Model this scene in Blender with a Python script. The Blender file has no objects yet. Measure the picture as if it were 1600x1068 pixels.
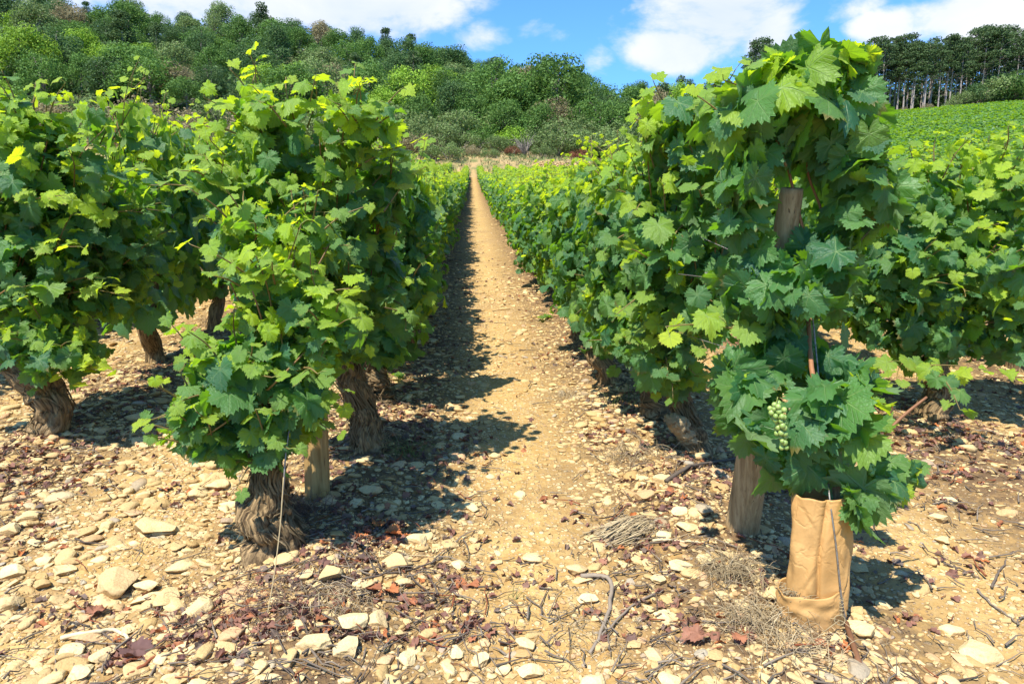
import bpy, math, random
import numpy as np

# ------------------------------------------------------------------ scene, camera, light
S = bpy.context.scene
COL = S.collection
CAM_H = 1.10
PITCH = math.radians(8.0)
YAW = math.radians(3.3)
cam_d = bpy.data.cameras.new("camera"); cam_d.lens = 24.0; cam_d.sensor_width = 36.0
cam_d.clip_start = 0.05; cam_d.clip_end = 3000.0
cam = bpy.data.objects.new("camera", cam_d); COL.objects.link(cam)
cam.location = (0, 0, CAM_H); cam.rotation_euler = (math.pi/2 - PITCH, 0, -YAW)
S.camera = cam
S.view_settings.view_transform = 'Standard'; S.view_settings.look = 'None'
S.view_settings.exposure = 0.98; S.view_settings.gamma = 1.0
S.cycles.use_denoising = True
S.cycles.max_bounces = 6; S.cycles.diffuse_bounces = 3; S.cycles.glossy_bounces = 2
S.cycles.transmission_bounces = 4; S.cycles.transparent_max_bounces = 4
S.cycles.sample_clamp_indirect = 6.0

TOSUN = np.array([-0.36, -0.46, 1.0]); TOSUN /= np.linalg.norm(TOSUN)
SUN_EL = math.asin(TOSUN[2]); SUN_AZ = math.atan2(TOSUN[0], TOSUN[1])
sl = bpy.data.lights.new("sun", 'SUN'); sl.energy = 4.8; sl.angle = math.radians(0.5); sl.color = (1.0, 0.955, 0.87)
sun = bpy.data.objects.new("sun", sl); COL.objects.link(sun)
sun.rotation_euler = (math.pi/2 - SUN_EL, 0, math.atan2(TOSUN[0], -TOSUN[1]))
sun.location = (-20, -14, 40)


class NT:
    """small helper for node trees"""
    def __init__(self, tree):
        self.t = tree; tree.nodes.clear()
    def n(self, typ, **kw):
        nd = self.t.nodes.new(typ)
        for k, v in kw.items():
            setattr(nd, k, v)
        return nd
    def link(self, a, b):
        self.t.links.new(a, b)
    def put(self, sock, v):
        if isinstance(v, bpy.types.NodeSocket): self.link(v, sock)
        elif v is not None: sock.default_value = v
    def math(self, op, a, b=None, c=None, clamp=False):
        m = self.n('ShaderNodeMath', operation=op); m.use_clamp = clamp
        self.put(m.inputs[0], a)
        if b is not None: self.put(m.inputs[1], b)
        if c is not None: self.put(m.inputs[2], c)
        return m.outputs[0]
    def mix(self, f, a, b):
        m = self.n('ShaderNodeMix', data_type='RGBA')
        self.put(m.inputs[0], f); self.put(m.inputs[6], c4(a)); self.put(m.inputs[7], c4(b))
        return m.outputs[2]
    def mul(self, a, b):
        m = self.n('ShaderNodeMix', data_type='RGBA', blend_type='MULTIPLY')
        m.inputs[0].default_value = 1; self.put(m.inputs[6], c4(a)); self.put(m.inputs[7], c4(b))
        return m.outputs[2]
    def noise(self, vec, scale, detail=4, rough=0.55, out=0, dist=0.0):
        m = self.n('ShaderNodeTexNoise'); self.put(m.inputs['Vector'], vec)
        m.inputs['Scale'].default_value = scale; m.inputs['Detail'].default_value = detail
        m.inputs['Roughness'].default_value = rough; m.inputs['Distortion'].default_value = dist
        return m.outputs[out]
    def ramp(self, f, lo, hi, a=0.0, b=1.0, smooth=True):
        m = self.n('ShaderNodeMapRange'); m.clamp = True
        if smooth: m.interpolation_type = 'SMOOTHSTEP'
        self.put(m.inputs[0], f); m.inputs[1].default_value = lo; m.inputs[2].default_value = hi
        m.inputs[3].default_value = a; m.inputs[4].default_value = b
        return m.outputs[0]
    def grey(self, v):
        m = self.n('ShaderNodeCombineColor')
        for i in range(3): self.put(m.inputs[i], v)
        return m.outputs[0]
    def bump(self, h, strength=0.5, dist=0.01, normal=None):
        m = self.n('ShaderNodeBump'); self.put(m.inputs['Height'], h)
        m.inputs['Strength'].default_value = strength; m.inputs['Distance'].default_value = dist
        if normal is not None: self.link(normal, m.inputs['Normal'])
        return m.outputs[0]


def c4(v):
    if isinstance(v, tuple) and len(v) == 3: return (v[0], v[1], v[2], 1.0)
    return v


# world: physical sky with cumulus
W = bpy.data.worlds.new("World"); S.world = W; W.use_nodes = True
w = NT(W.node_tree)
sky = w.n('ShaderNodeTexSky', sky_type='NISHITA'); sky.sun_disc = False
sky.sun_elevation = SUN_EL; sky.sun_rotation = SUN_AZ; sky.air_density = 1.0; sky.dust_density = 0.3; sky.ozone_density = 3.0
tc = w.n('ShaderNodeTexCoord').outputs['Generated']
sep = w.n('ShaderNodeSeparateXYZ'); w.link(tc, sep.inputs[0])
az = w.math('ARCTAN2', sep.outputs[0], sep.outputs[1])
el = w.math('ARCSINE', sep.outputs[2])
cv = w.n('ShaderNodeCombineXYZ'); w.link(az, cv.inputs[0]); w.link(w.math('MULTIPLY', el, 1.7), cv.inputs[1])
nz = w.noise(cv.outputs[0], 7.0, 9, 0.6, dist=0.25)
nz2 = w.noise(cv.outputs[0], 1.7, 3, 0.5)
acc = None
def sky_dir(px, py):
    cp_, sp__, cy__, sy__ = math.cos(PITCH), math.sin(PITCH), math.cos(YAW), math.sin(YAW)
    a_ = (px-800)/1066.7; b_ = (534-py)/1066.7
    x = sy__*cp_+cy__*a_+sy__*sp__*b_; y = cy__*cp_-sy__*a_+cy__*sp__*b_; z = -sp__+cp_*b_
    return math.atan2(x, y), math.atan2(z, math.hypot(x, y))
# (column, height, half width, half height, strength) of each cloud bank in the survey
for (px, py, rx, ry, k) in [(180, -60, 420, 105, 1.0), (560, -10, 210, 70, 1.1), (630, 30, 100, 42, .85), (400, 5, 120, 40, .8), (755, 55, 70, 32, .62), (840, 50, 60, 30, .55), (700, 20, 60, 40, .7),
                            (1130, 15, 135, 85, 1.2), (1060, 75, 85, 48, 1.05), (1190, 50, 80, 52, 1.0), (925, 100, 45, 26, .45), (1330, 10, 90, 30, .5),
                            (1385, 42, 62, 32, .95), (1545, 20, 120, 52, 1.2), (1620, 60, 120, 60, 1.0), (900, -120, 300, 60, .6), (1300, -150, 300, 80, .9),
                            (2300, 60, 500, 200, 1.0), (-800, 0, 600, 220, 1.0), (500, -700, 600, 200, .8)]:
    a, e = sky_dir(px, py)
    dx = w.math('DIVIDE', w.math('SUBTRACT', az, a), rx/1000.)
    dy = w.math('DIVIDE', w.math('SUBTRACT', el, e), ry/1050.)
    d = w.math('SQRT', w.math('ADD', w.math('MULTIPLY', dx, dx), w.math('MULTIPLY', dy, dy)))
    m = w.math('MULTIPLY', w.ramp(d, 1.35, 0.0), k)
    acc = m if acc is None else w.math('MAXIMUM', acc, m)
dens = w.math('ADD', acc, w.math('MULTIPLY', w.math('SUBTRACT', nz, 0.5), 2.0))
cov = w.ramp(dens, 0.30, 0.82)
shade = w.ramp(w.math('ADD', nz2, w.math('MULTIPLY', nz, 0.6)), 0.55, 1.05)
ccol = w.mix(shade, (0.70, 0.80, 0.95), (1.0, 1.0, 1.0))
skyt = w.mul(sky.outputs[0], (0.40, 0.70, 1.05))
b1 = w.n('ShaderNodeBackground'); w.link(skyt, b1.inputs[0]); b1.inputs[1].default_value = 0.15
b2 = w.n('ShaderNodeBackground'); w.link(ccol, b2.inputs[0]); b2.inputs[1].default_value = 0.56
mx = w.n('ShaderNodeMixShader'); w.link(w.math('MULTIPLY', cov, 0.93), mx.inputs[0]); w.link(b1.outputs[0], mx.inputs[1]); w.link(b2.outputs[0], mx.inputs[2])
wo = w.n('ShaderNodeOutputWorld'); w.link(mx.outputs[0], wo.inputs[0])

# ------------------------------------------------------------------ helpers
R = np.random.default_rng(7)


def val2(x, y, seed=0):
    xi = np.floor(x).astype(np.int64); yi = np.floor(y).astype(np.int64)
    fx = x - xi; fy = y - yi; fx = fx*fx*(3-2*fx); fy = fy*fy*(3-2*fy)
    def h(a, b):
        n = (a*374761393 + b*668265263 + seed*362437) & 0x7fffffff
        n = ((n ^ (n >> 13))*1274126177) & 0x7fffffff
        return ((n ^ (n >> 16)) & 0xffff)/65535.0
    return (h(xi, yi)*(1-fx)+h(xi+1, yi)*fx)*(1-fy) + (h(xi, yi+1)*(1-fx)+h(xi+1, yi+1)*fx)*fy


def fbm(x, y, octv=4, seed=0):
    s = 0; a = 1; t = 0
    for i in range(octv):
        s = s + a*(val2(x*2**i, y*2**i, seed+i*17)-.5); t += a; a *= .5
    return s/t


SKX = [-160, -120, -90, -40, -19, -5, 10, 30, 50, 65, 93, 121, 160]
SKS = [.39, .425, .43, .392, .345, .335, .290, .232, .249, .249, .256, .285, .29]


def terr(x, y):
    """large shape of the land"""
    x = np.asarray(x, float); y = np.asarray(y, float)
    z = .103*np.minimum(y, 62.0) + 0.70*(np.clip(y-25, 0, 37)/35.0)**2
    u = x/np.maximum(y, 30)*150
    s = np.interp(u, SKX, SKS)
    z = z + np.clip(y-62, 0, 90)*s + np.clip(y-152, 0, 40)*.06 - np.clip(y-200, 0, 1e4)*.01
    # the path climbs a low bank where the rows stop
    z = z + np.where(y > 61, 1.15*np.clip((y-61.8)/4, 0, 1)*np.exp(-np.clip(y-64, 0, 99)/12), 0)*np.exp(-((x-4)/14)**2)
    return z


ROWX = [-5.2, -4.05, -2.85, -1.74, -.45, .76, 1.95, 3.05, 4.2, 5.35]


def micro(x, y):
    x = np.asarray(x, float); y = np.asarray(y, float)
    near = np.clip((16-y)/12, 0, 1)
    z = fbm(x*2.2, y*2.2, 3, 3)*.035 + (fbm(x*14, y*14, 4, 9)*.030 + fbm(x*48, y*48, 2, 21)*.007)*(near*.9+.1)
    m = 0
    for rx in ROWX: m = m + np.exp(-((x-rx)/.20)**2)
    z = z + m*.035*np.clip((62-y)/2, 0, 1)
    path = np.exp(-((x-.19)/.26)**2)*np.clip((62-y)/2, 0, 1)
    return z*(1-.55*path) - path*.012


def gz(x, y):
    return terr(x, y) + micro(x, y)


cp, sp_, cy_, sy_ = math.cos(PITCH), math.sin(PITCH), math.cos(YAW), math.sin(YAW)
FW = np.array([sy_*cp, cy_*cp, -sp_]); RT = np.array([cy_, -sy_, 0.]); UPV = np.cross(RT, FW)
FP = 1600*24/36.


def ray(px, py):
    d = FW + RT*(px-800)/FP + UPV*(534-py)/FP
    return d


def at(px, py, Y):
    """the point of the place that lies at distance Y along the rows in the direction px, py of the survey"""
    d = ray(px, py); t = Y/d[1]
    return np.array([0, 0, CAM_H]) + d*t


def gnd(px, py):
    d = ray(px, py); lo, hi = .2, 400.
    t = .3
    while t < 300:
        p = np.array([0, 0, CAM_H])+d*t
        if p[2] < terr(p[0], p[1]): break
        t *= 1.01
    return np.array([p[0], p[1], float(gz(p[0], p[1]))])


def proj(p):
    v = np.asarray(p, float)-np.array([0, 0, CAM_H]); f = v@FW
    return 800+FP*(v@RT)/f, 534-FP*(v@UPV)/f


def mk(name, V, F, mat, parent=None, uv=None, tint=None, smooth=False, loc=None, quads=False):
    V = np.asarray(V, np.float32); F = np.asarray(F, np.int32); k = F.shape[1]
    me = bpy.data.meshes.new(name)
    me.vertices.add(len(V)); me.vertices.foreach_set("co", V.ravel())
    me.loops.add(F.size); me.loops.foreach_set("vertex_index", F.ravel())
    me.polygons.add(len(F)); me.polygons.foreach_set("loop_start", np.arange(0, F.size, k, dtype=np.int32))
    if smooth: me.polygons.foreach_set("use_smooth", np.ones(len(F), bool))
    if uv is not None:
        l = me.uv_layers.new(name="UVMap"); l.data.foreach_set("uv", np.asarray(uv, np.float32)[F.ravel()].ravel())
    if tint is not None:
        a = me.color_attributes.new(name="tint", type='FLOAT_COLOR', domain='POINT')
        a.data.foreach_set("color", np.asarray(tint, np.float32).ravel())
    me.update(calc_edges=True)
    if mat is not None: me.materials.append(mat)
    o = bpy.data.objects.new(name, me); COL.objects.link(o)
    if parent is not None: o.parent = parent
    if loc is not None: o.location = loc
    return o


def thing(name, label, cat, loc=(0, 0, 0), group=None, rz=0):
    o = bpy.data.objects.new(name, None); COL.objects.link(o); o.empty_display_size = .1
    o.location = tuple(float(c) for c in loc); o.rotation_euler = (0, 0, rz)
    o['label'] = label; o['category'] = cat
    if group: o['group'] = group
    return o


def tag(o, label=None, cat=None, group=None, kind=None):
    if label: o['label'] = label
    if cat: o['category'] = cat
    if group: o['group'] = group
    if kind: o['kind'] = kind
    return o


class Buf:
    def __init__(self): self.V = []; self.F = []; self.U = []; self.T = []; self.n = 0
    def add(self, V, F, U=None, T=None):
        V = np.asarray(V, float)
        self.V.append(V); self.F.append(np.asarray(F, int)+self.n); self.n += len(V)
        self.U.append(np.zeros((len(V), 2)) if U is None else U)
        if T is None: T = np.zeros((len(V), 4))
        T = np.asarray(T, float)
        if T.ndim == 1: T = np.tile(T, (len(V), 1))
        self.T.append(T)
    def make(self, name, mat, parent=None, smooth=False, loc=None, origin=None):
        V = np.vstack(self.V)
        if origin is not None: V = V-np.asarray(origin)
        return mk(name, V, np.vstack(self.F), mat, parent, np.vstack(self.U), np.vstack(self.T), smooth, loc)


def norm(a):
    return a/np.maximum(np.linalg.norm(a, axis=-1, keepdims=True), 1e-9)


def tube(buf, pts, rad, seg=6, tint=(0, 0, 0, 0), cap=True, fn=None):
    """sweep a tube along pts; fn(t, theta) gives a radius multiplier"""
    P = np.asarray(pts, float); n = len(P); rad = np.broadcast_to(np.asarray(rad, float), (n,))
    T = norm(np.gradient(P, axis=0)); ref = np.array([.37, .91, .13]) if abs(T[0][2]) > .8 else np.array([0, 0, 1.])
    A = norm(np.cross(T, ref)); B = np.cross(T, A)
    th = np.linspace(0, 2*np.pi, seg, endpoint=False)
    m = np.ones((n, seg))
    if fn is not None: m = fn(np.linspace(0, 1, n)[:, None], th[None, :])
    V = P[:, None, :] + (rad[:, None]*m)[:, :, None]*(np.cos(th)[None, :, None]*A[:, None, :]+np.sin(th)[None, :, None]*B[:, None, :])
    L = np.concatenate([[0], np.cumsum(np.linalg.norm(np.diff(P, axis=0), axis=1))])
    U = np.stack([np.tile(th/(2*np.pi), (n, 1)), np.tile(L[:, None], (1, seg))], -1).reshape(-1, 2)
    i = np.arange(n-1)[:, None]*seg; j = np.arange(seg)[None, :]; j2 = (j+1) % seg
    a, b, c, d = i+j, i+j2, i+seg+j2, i+seg+j
    F = np.concatenate([np.stack([a, b, c], -1).reshape(-1, 3), np.stack([a, c, d], -1).reshape(-1, 3)])
    V = V.reshape(-1, 3)
    if cap:
        V = np.vstack([V, P[0], P[-1]]); U = np.vstack([U, U[0], U[-1]])
        k0 = n*seg; jj = np.arange(seg); e = (n-1)*seg
        F = np.vstack([F, np.stack([np.full(seg, k0), (jj+1) % seg, jj], -1), np.stack([np.full(seg, k0+1), e+jj, e+(jj+1) % seg], -1)])
    buf.add(V, F, U, np.asarray(tint, float))


def spline(pts, n):
    P = np.asarray(pts, float); k = len(P); t = np.linspace(0, k-1, n); out = np.empty((n, P.shape[1]))
    for q, tt in enumerate(t):
        i = min(int(tt), k-2); f = tt-i
        p0, p1, p2, p3 = P[max(i-1, 0)], P[i], P[i+1], P[min(i+2, k-1)]
        out[q] = .5*((2*p1)+(-p0+p2)*f+(2*p0-5*p1+4*p2-p3)*f*f+(-p0+3*p1-3*p2+p3)*f**3)
    return out


# ------------------------------------------------------------------ materials
def new_mat(name):
    m = bpy.data.materials.new(name); m.use_nodes = True
    return m, NT(m.node_tree)


def finish(t, base, rough=.8, spec=.3, normal=None, trans=None, tfac=0.0):
    p = t.n('ShaderNodeBsdfPrincipled'); t.put(p.inputs['Base Color'], c4(base)); t.put(p.inputs['Roughness'], rough)
    p.inputs['Specular IOR Level'].default_value = spec
    if normal is not None: t.link(normal, p.inputs['Normal'])
    out = t.n('ShaderNodeOutputMaterial'); last = p.outputs[0]
    if trans is not None:
        tr = t.n('ShaderNodeBsdfTranslucent'); t.put(tr.inputs[0], c4(trans))
        mxx = t.n('ShaderNodeMixShader'); t.put(mxx.inputs[0], tfac); t.link(p.outputs[0], mxx.inputs[1]); t.link(tr.outputs[0], mxx.inputs[2])
        last = mxx.outputs[0]
    t.link(last, out.inputs[0])


def tint_of(t):
    a = t.n('ShaderNodeAttribute', attribute_name='tint')
    s = t.n('ShaderNodeSeparateColor'); t.link(a.outputs['Color'], s.inputs[0])
    return s.outputs[0], s.outputs[1], s.outputs[2]


def leaf_material():
    m, t = new_mat("vine_leaf")
    young, rnd, dry = tint_of(t)
    uv = t.n('ShaderNodeUVMap', uv_map='UVMap').outputs[0]
    s = t.n('ShaderNodeSeparateXYZ'); t.link(uv, s.inputs[0])
    u, v = s.outputs[0], s.outputs[1]
    r = t.math('SQRT', t.math('ADD', t.math('MULTIPLY', u, u), t.math('MULTIPLY', v, v)))
    ang = t.math('ARCTAN2', u, v)
    # five main veins, then side veins slanting off them
    pp = t.math('PINGPONG', ang, math.radians(27.0))
    dv = t.math('MULTIPLY', r, t.math('SINE', pp))
    main = t.ramp(t.math('DIVIDE', dv, t.math('SUBTRACT', 1.25, r)), .026, .008)
    side = t.n('ShaderNodeMath', operation='PINGPONG')
    t.put(side.inputs[0], t.math('ADD', t.math('MULTIPLY', r, 1.0), t.math('MULTIPLY', dv, -1.3))); side.inputs[1].default_value = .075
    sv = t.ramp(side.outputs[0], .014, .003)
    veins = t.math('MAXIMUM', main, t.math('MULTIPLY', sv, .45))
    blis = t.noise(uv, 9.0, 3, .6)
    geo = t.n('ShaderNodeNewGeometry')
    back = geo.outputs['Backfacing']
    oi = t.n('ShaderNodeObjectInfo').outputs['Random']
    old = t.mix(rnd, (0.024, 0.098, 0.044), (0.078, 0.190, 0.040))
    new = t.mix(rnd, (0.22, 0.37, 0.012), (0.36, 0.48, 0.030))
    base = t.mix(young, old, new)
    base = t.mix(t.math('MULTIPLY', t.ramp(t.noise(uv, 2.5, 3, .6), .45, .8), .35), base, (0.10, 0.20, 0.03))
    base = t.mix(t.math('MULTIPLY', veins, .42), base, (0.26, 0.38, 0.13))
    oc = t.n('ShaderNodeTexCoord').outputs['Object']
    blot = t.math('MULTIPLY', t.ramp(t.noise(oc, 55, 3, .7), .66, .72), t.ramp(t.noise(oc, 5, 2, .5), .52, .62))
    edge = t.math('MULTIPLY', t.ramp(t.math('ADD', r, t.math('MULTIPLY', t.noise(oc, 20, 3, .6), .5)), 1.02, 1.18), t.ramp(t.noise(oc, 7, 2, .5), .55, .63))
    base = t.mix(t.math('MAXIMUM', t.math('MULTIPLY', blot, .75), t.math('MULTIPLY', edge, .8)), base, (0.20, 0.13, 0.035))
    base = t.mix(dry, base, (0.30, 0.075, 0.025))
    under = t.mix(young, (0.11, 0.19, 0.075), (0.27, 0.38, 0.05))
    under = t.mix(dry, under, (0.30, 0.10, 0.04))
    under = t.mix(t.math('MULTIPLY', veins, .4), under, (0.28, 0.38, 0.16))
    col = t.mix(back, base, under)
    val = t.math('ADD', .82, t.math('MULTIPLY', blis, .36))
    col = t.mul(col, t.grey(val))
    tr = t.mix(young, (0.27, 0.58, 0.014), (0.80, 0.95, 0.02))
    tr = t.mix(t.math('MULTIPLY', veins, .5), tr, (0.12, 0.22, 0.02))
    tr = t.mix(dry, tr, (0.35, 0.08, 0.02))
    h = t.math('SUBTRACT', t.math('MULTIPLY', blis, .6), t.math('MULTIPLY', veins, .8))
    nb = t.bump(h, .55, .012)
    finish(t, col, t.math('ADD', .46, t.math('MULTIPLY', back, .25)), .42, nb, tr, t.math('ADD', .36, t.math('MULTIPLY', young, .12)))
    return m


def bark_material():
    m, t = new_mat("vine_bark")
    uv = t.n('ShaderNodeUVMap', uv_map='UVMap').outputs[0]
    mp = t.n('ShaderNodeMapping'); t.link(uv, mp.inputs[0]); mp.inputs['Scale'].default_value = (14, 9, 1)
    mp.inputs['Rotation'].default_value = (0, 0, .12)
    f = t.noise(mp.outputs[0], 3.0, 6, .65, dist=.6)
    tc_ = t.n('ShaderNodeTexCoord').outputs['Object']
    g = t.noise(tc_, 22, 4, .6); big = t.noise(tc_, 6, 2, .5)
    c = t.mix(t.ramp(f, .32, .68), (0.050, 0.031, 0.016), (0.37, 0.245, 0.115))
    c = t.mix(t.math('MULTIPLY', t.ramp(big, .5, .75), .5), c, (0.30, 0.21, 0.115))
    yg, rd, dr = tint_of(t)
    c = t.mix(dr, c, (0.50, 0.38, 0.21))
    nb = t.bump(t.math('ADD', f, t.math('MULTIPLY', g, .4)), .9, .012)
    finish(t, c, .92, .15, nb)
    return m


def cane_material():
    m, t = new_mat("vine_cane")
    yg, rd, dr = tint_of(t)
    tc_ = t.n('ShaderNodeTexCoord').outputs['Object']
    g = t.noise(tc_, 60, 3, .6)
    c = t.mix(yg, (0.16, 0.075, 0.035), (0.19, 0.24, 0.045))
    c = t.mix(dr, c, (0.30, 0.125, 0.045))
    c = t.mul(c, t.grey(t.math('ADD', .7, t.math('MULTIPLY', g, .6))))
    finish(t, c, .6, .3, t.bump(g, .3, .003))
    return m


def wood_material(name, a, b):
    m, t = new_mat(name)
    tc_ = t.n('ShaderNodeTexCoord').outputs['Object']
    mp = t.n('ShaderNodeMapping'); t.link(tc_, mp.inputs[0]); mp.inputs['Scale'].default_value = (30, 30, 2.2)
    f = t.noise(mp.outputs[0], 2.5, 6, .65, dist=.3)
    blot = t.noise(tc_, 7, 4, .6)
    crack = t.ramp(t.noise(mp.outputs[0], 5.0, 2, .5), .66, .74)
    c = t.mix(t.ramp(f, .3, .7), a, b)
    c = t.mix(t.math('MULTIPLY', t.ramp(blot, .45, .75), .55), c, tuple(x*.55 for x in a))
    c = t.mix(crack, c, tuple(x*.3 for x in a))
    nb = t.bump(t.math('SUBTRACT', f, t.math('MULTIPLY', crack, .8)), .7, .004)
    finish(t, c, .85, .2, nb)
    return m


def stone_material():
    m, t = new_mat("limestone")
    tc_ = t.n('ShaderNodeTexCoord').outputs['Object']
    yg, rd, dr = tint_of(t)
    n1 = t.noise(tc_, 30, 5, .65); n2 = t.noise(tc_, 9, 3, .6); n3 = t.noise(tc_, 160, 2, .5)
    c = t.mix(rd, (0.37, 0.24, 0.088), (0.64, 0.50, 0.25))
    c = t.mix(yg, c, (0.45, 0.26, 0.14))
    c = t.mix(dr, c, (0.25, 0.23, 0.19))
    c = t.mix(t.math('MULTIPLY', t.ramp(n2, .48, .72), .5), c, (0.40, 0.25, 0.105))
    c = t.mix(t.math('MULTIPLY', t.ramp(n1, .60, .78), .45), c, (0.22, 0.155, 0.09))
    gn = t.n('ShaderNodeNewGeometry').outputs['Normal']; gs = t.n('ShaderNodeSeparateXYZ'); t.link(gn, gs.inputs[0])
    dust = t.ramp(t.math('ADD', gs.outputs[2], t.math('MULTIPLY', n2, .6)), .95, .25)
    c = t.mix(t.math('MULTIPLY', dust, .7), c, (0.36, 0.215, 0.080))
    c = t.mul(c, t.grey(t.math('ADD', .74, t.math('MULTIPLY', n3, .50))))
    nb = t.bump(t.math('ADD', n1, t.math('MULTIPLY', n3, .5)), .8, .006)
    finish(t, c, .9, .15, nb)
    return m


def ground_material():
    m, t = new_mat("stony_soil")
    geo = t.n('ShaderNodeNewGeometry').outputs['Position']
    s = t.n('ShaderNodeSeparateXYZ'); t.link(geo, s.inputs[0])
    n1 = t.noise(geo, 2.2, 5, .6); n2 = t.noise(geo, 24, 5, .65); n3 = t.noise(geo, 110, 3, .6)
    soil = t.mix(t.ramp(n2, .3, .7), (0.34, 0.205, 0.068), (0.51, 0.340, 0.128))
    soil = t.mix(t.math('MULTIPLY', t.ramp(n1, .42, .66), .55), soil, (0.20, 0.125, 0.060))
    soil = t.mul(soil, t.grey(t.math('ADD', .66, t.math('MULTIPLY', n3, .68))))
    # chips of limestone too small to model
    def chips(scale, lo, keep, cola, colb, base):
        v = t.n('ShaderNodeTexVoronoi', feature='F1'); t.link(geo, v.inputs['Vector']); v.inputs['Scale'].default_value = scale
        vs = t.n('ShaderNodeSeparateColor'); t.link(v.outputs['Color'], vs.inputs[0])
        inside = t.math('MULTIPLY', t.ramp(v.outputs['Distance'], lo, lo-.12), t.ramp(vs.outputs[0], keep, keep+.02))
        return t.mix(inside, base, t.mix(vs.outputs[1], cola, colb)), inside
    c, i1 = chips(42, .42, .45, (0.40, 0.265, 0.11), (0.62, 0.475, 0.25), soil)
    c, i2 = chips(95, .42, .52, (0.30, 0.19, 0.09), (0.58, 0.44, 0.26), c)
    # a mulch of dead leaves under each row
    rowm = None
    for rx in ROWX:
        d = t.math('ABSOLUTE', t.math('SUBTRACT', s.outputs[0], rx))
        q = t.ramp(t.math('ADD', d, t.math('MULTIPLY', t.math('SUBTRACT', n1, .5), .5)), .60, .15)
        rowm = q if rowm is None else t.math('MAXIMUM', rowm, q)
    mul = t.math('MULTIPLY', rowm, t.ramp(n2, .30, .58))
    c = t.mix(t.math('MULTIPLY', mul, .85), c, (0.085, 0.050, 0.030))
    # beyond the rows: dry grass, then the floor of the wood
    far = t.ramp(t.math('ADD', s.outputs[1], t.math('MULTIPLY', n1, 3.0)), 63.0, 66.0)
    dry = t.mix(t.ramp(t.noise(geo, .9, 5, .7), .4, .62), (0.34, 0.235, 0.105), (0.12, 0.135, 0.045))
    c = t.mix(far, c, dry)
    wood = t.ramp(t.math('ADD', s.outputs[1], t.math('MULTIPLY', n1, 6.0)), 72.0, 80.0)
    c = t.mix(wood, c, (0.055, 0.065, 0.025))
    h = t.math('ADD', t.math('MULTIPLY', n2, .8), t.math('ADD', t.math('MULTIPLY', n3, .35), t.math('ADD', t.math('MULTIPLY', i1, .5), t.math('MULTIPLY', i2, .25))))
    finish(t, c, .95, .1, t.bump(h, .8, .014))
    return m


def litter_material():
    m, t = new_mat("dead_leaf")
    yg, rd, dr = tint_of(t)
    tc_ = t.n('ShaderNodeTexCoord').outputs['Object']
    g = t.noise(tc_, 45, 4, .6)
    c = t.mix(rd, (0.12, 0.062, 0.050), (0.27, 0.125, 0.075))
    c = t.mix(yg, c, (0.42, 0.14, 0.04))
    c = t.mix(dr, c, (0.15, 0.115, 0.085))
    c = t.mul(c, t.grey(t.math('ADD', .6, t.math('MULTIPLY', g, .8))))
    finish(t, c, .75, .25, t.bump(g, .5, .004), (0.30, 0.08, 0.03), .12)
    return m


def plain_tint(name, a, b, c_, rough=.85, trans=None, tf=0.0, scale=40):
    """a->b by tint green, towards c_ by tint red"""
    m, t = new_mat(name)
    yg, rd, dr = tint_of(t)
    tc_ = t.n('ShaderNodeTexCoord').outputs['Object']
    oi = t.n('ShaderNodeObjectInfo').outputs['Random']
    g = t.noise(tc_, scale, 3, .6)
    c = t.mix(rd, a, b); c = t.mix(yg, c, c_)
    c = t.mul(c, t.grey(t.math('ADD', t.math('MULTIPLY', oi, .30), t.math('ADD', .55, t.math('MULTIPLY', g, .6)))))
    finish(t, c, rough, .2, None, trans, tf)
    return m


M_LEAF = leaf_material(); M_BARK = bark_material(); M_CANE = cane_material()
M_POST = wood_material("tan_post_wood", (0.24, 0.14, 0.045), (0.44, 0.285, 0.110))
M_POSTGREY = wood_material("weathered_post_wood", (0.24, 0.15, 0.065), (0.46, 0.32, 0.155))
M_STONE = stone_material(); M_GROUND = ground_material(); M_LITTER = litter_material()
M_TWIG = plain_tint("twig", (0.085, 0.062, 0.045), (0.24, 0.19, 0.135), (0.22, 0.07, 0.03))
M_STRAW = plain_tint("straw", (0.33, 0.25, 0.13), (0.54, 0.43, 0.25), (0.12, 0.075, 0.045))
M_GRASS = plain_tint("green_grass", (0.07, 0.11, 0.025), (0.14, 0.19, 0.05), (0.35, 0.30, 0.12), .7, (0.2, 0.3, 0.05), .2)


def metal_mat():
    m, t = new_mat("dull_wire")
    tc_ = t.n('ShaderNodeTexCoord').outputs['Object']; g = t.noise(tc_, 90, 4, .7)
    c = t.mix(t.ramp(g, .45, .7), (0.23, 0.21, 0.18), (0.13, 0.075, 0.04))
    p = t.n('ShaderNodeBsdfPrincipled'); t.link(c, p.inputs[0]); p.inputs['Metallic'].default_value = .5; p.inputs['Roughness'].default_value = .5
    o = t.n('ShaderNodeOutputMaterial'); t.link(p.outputs[0], o.inputs[0]); return m


M_WIRE = metal_mat()


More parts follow.
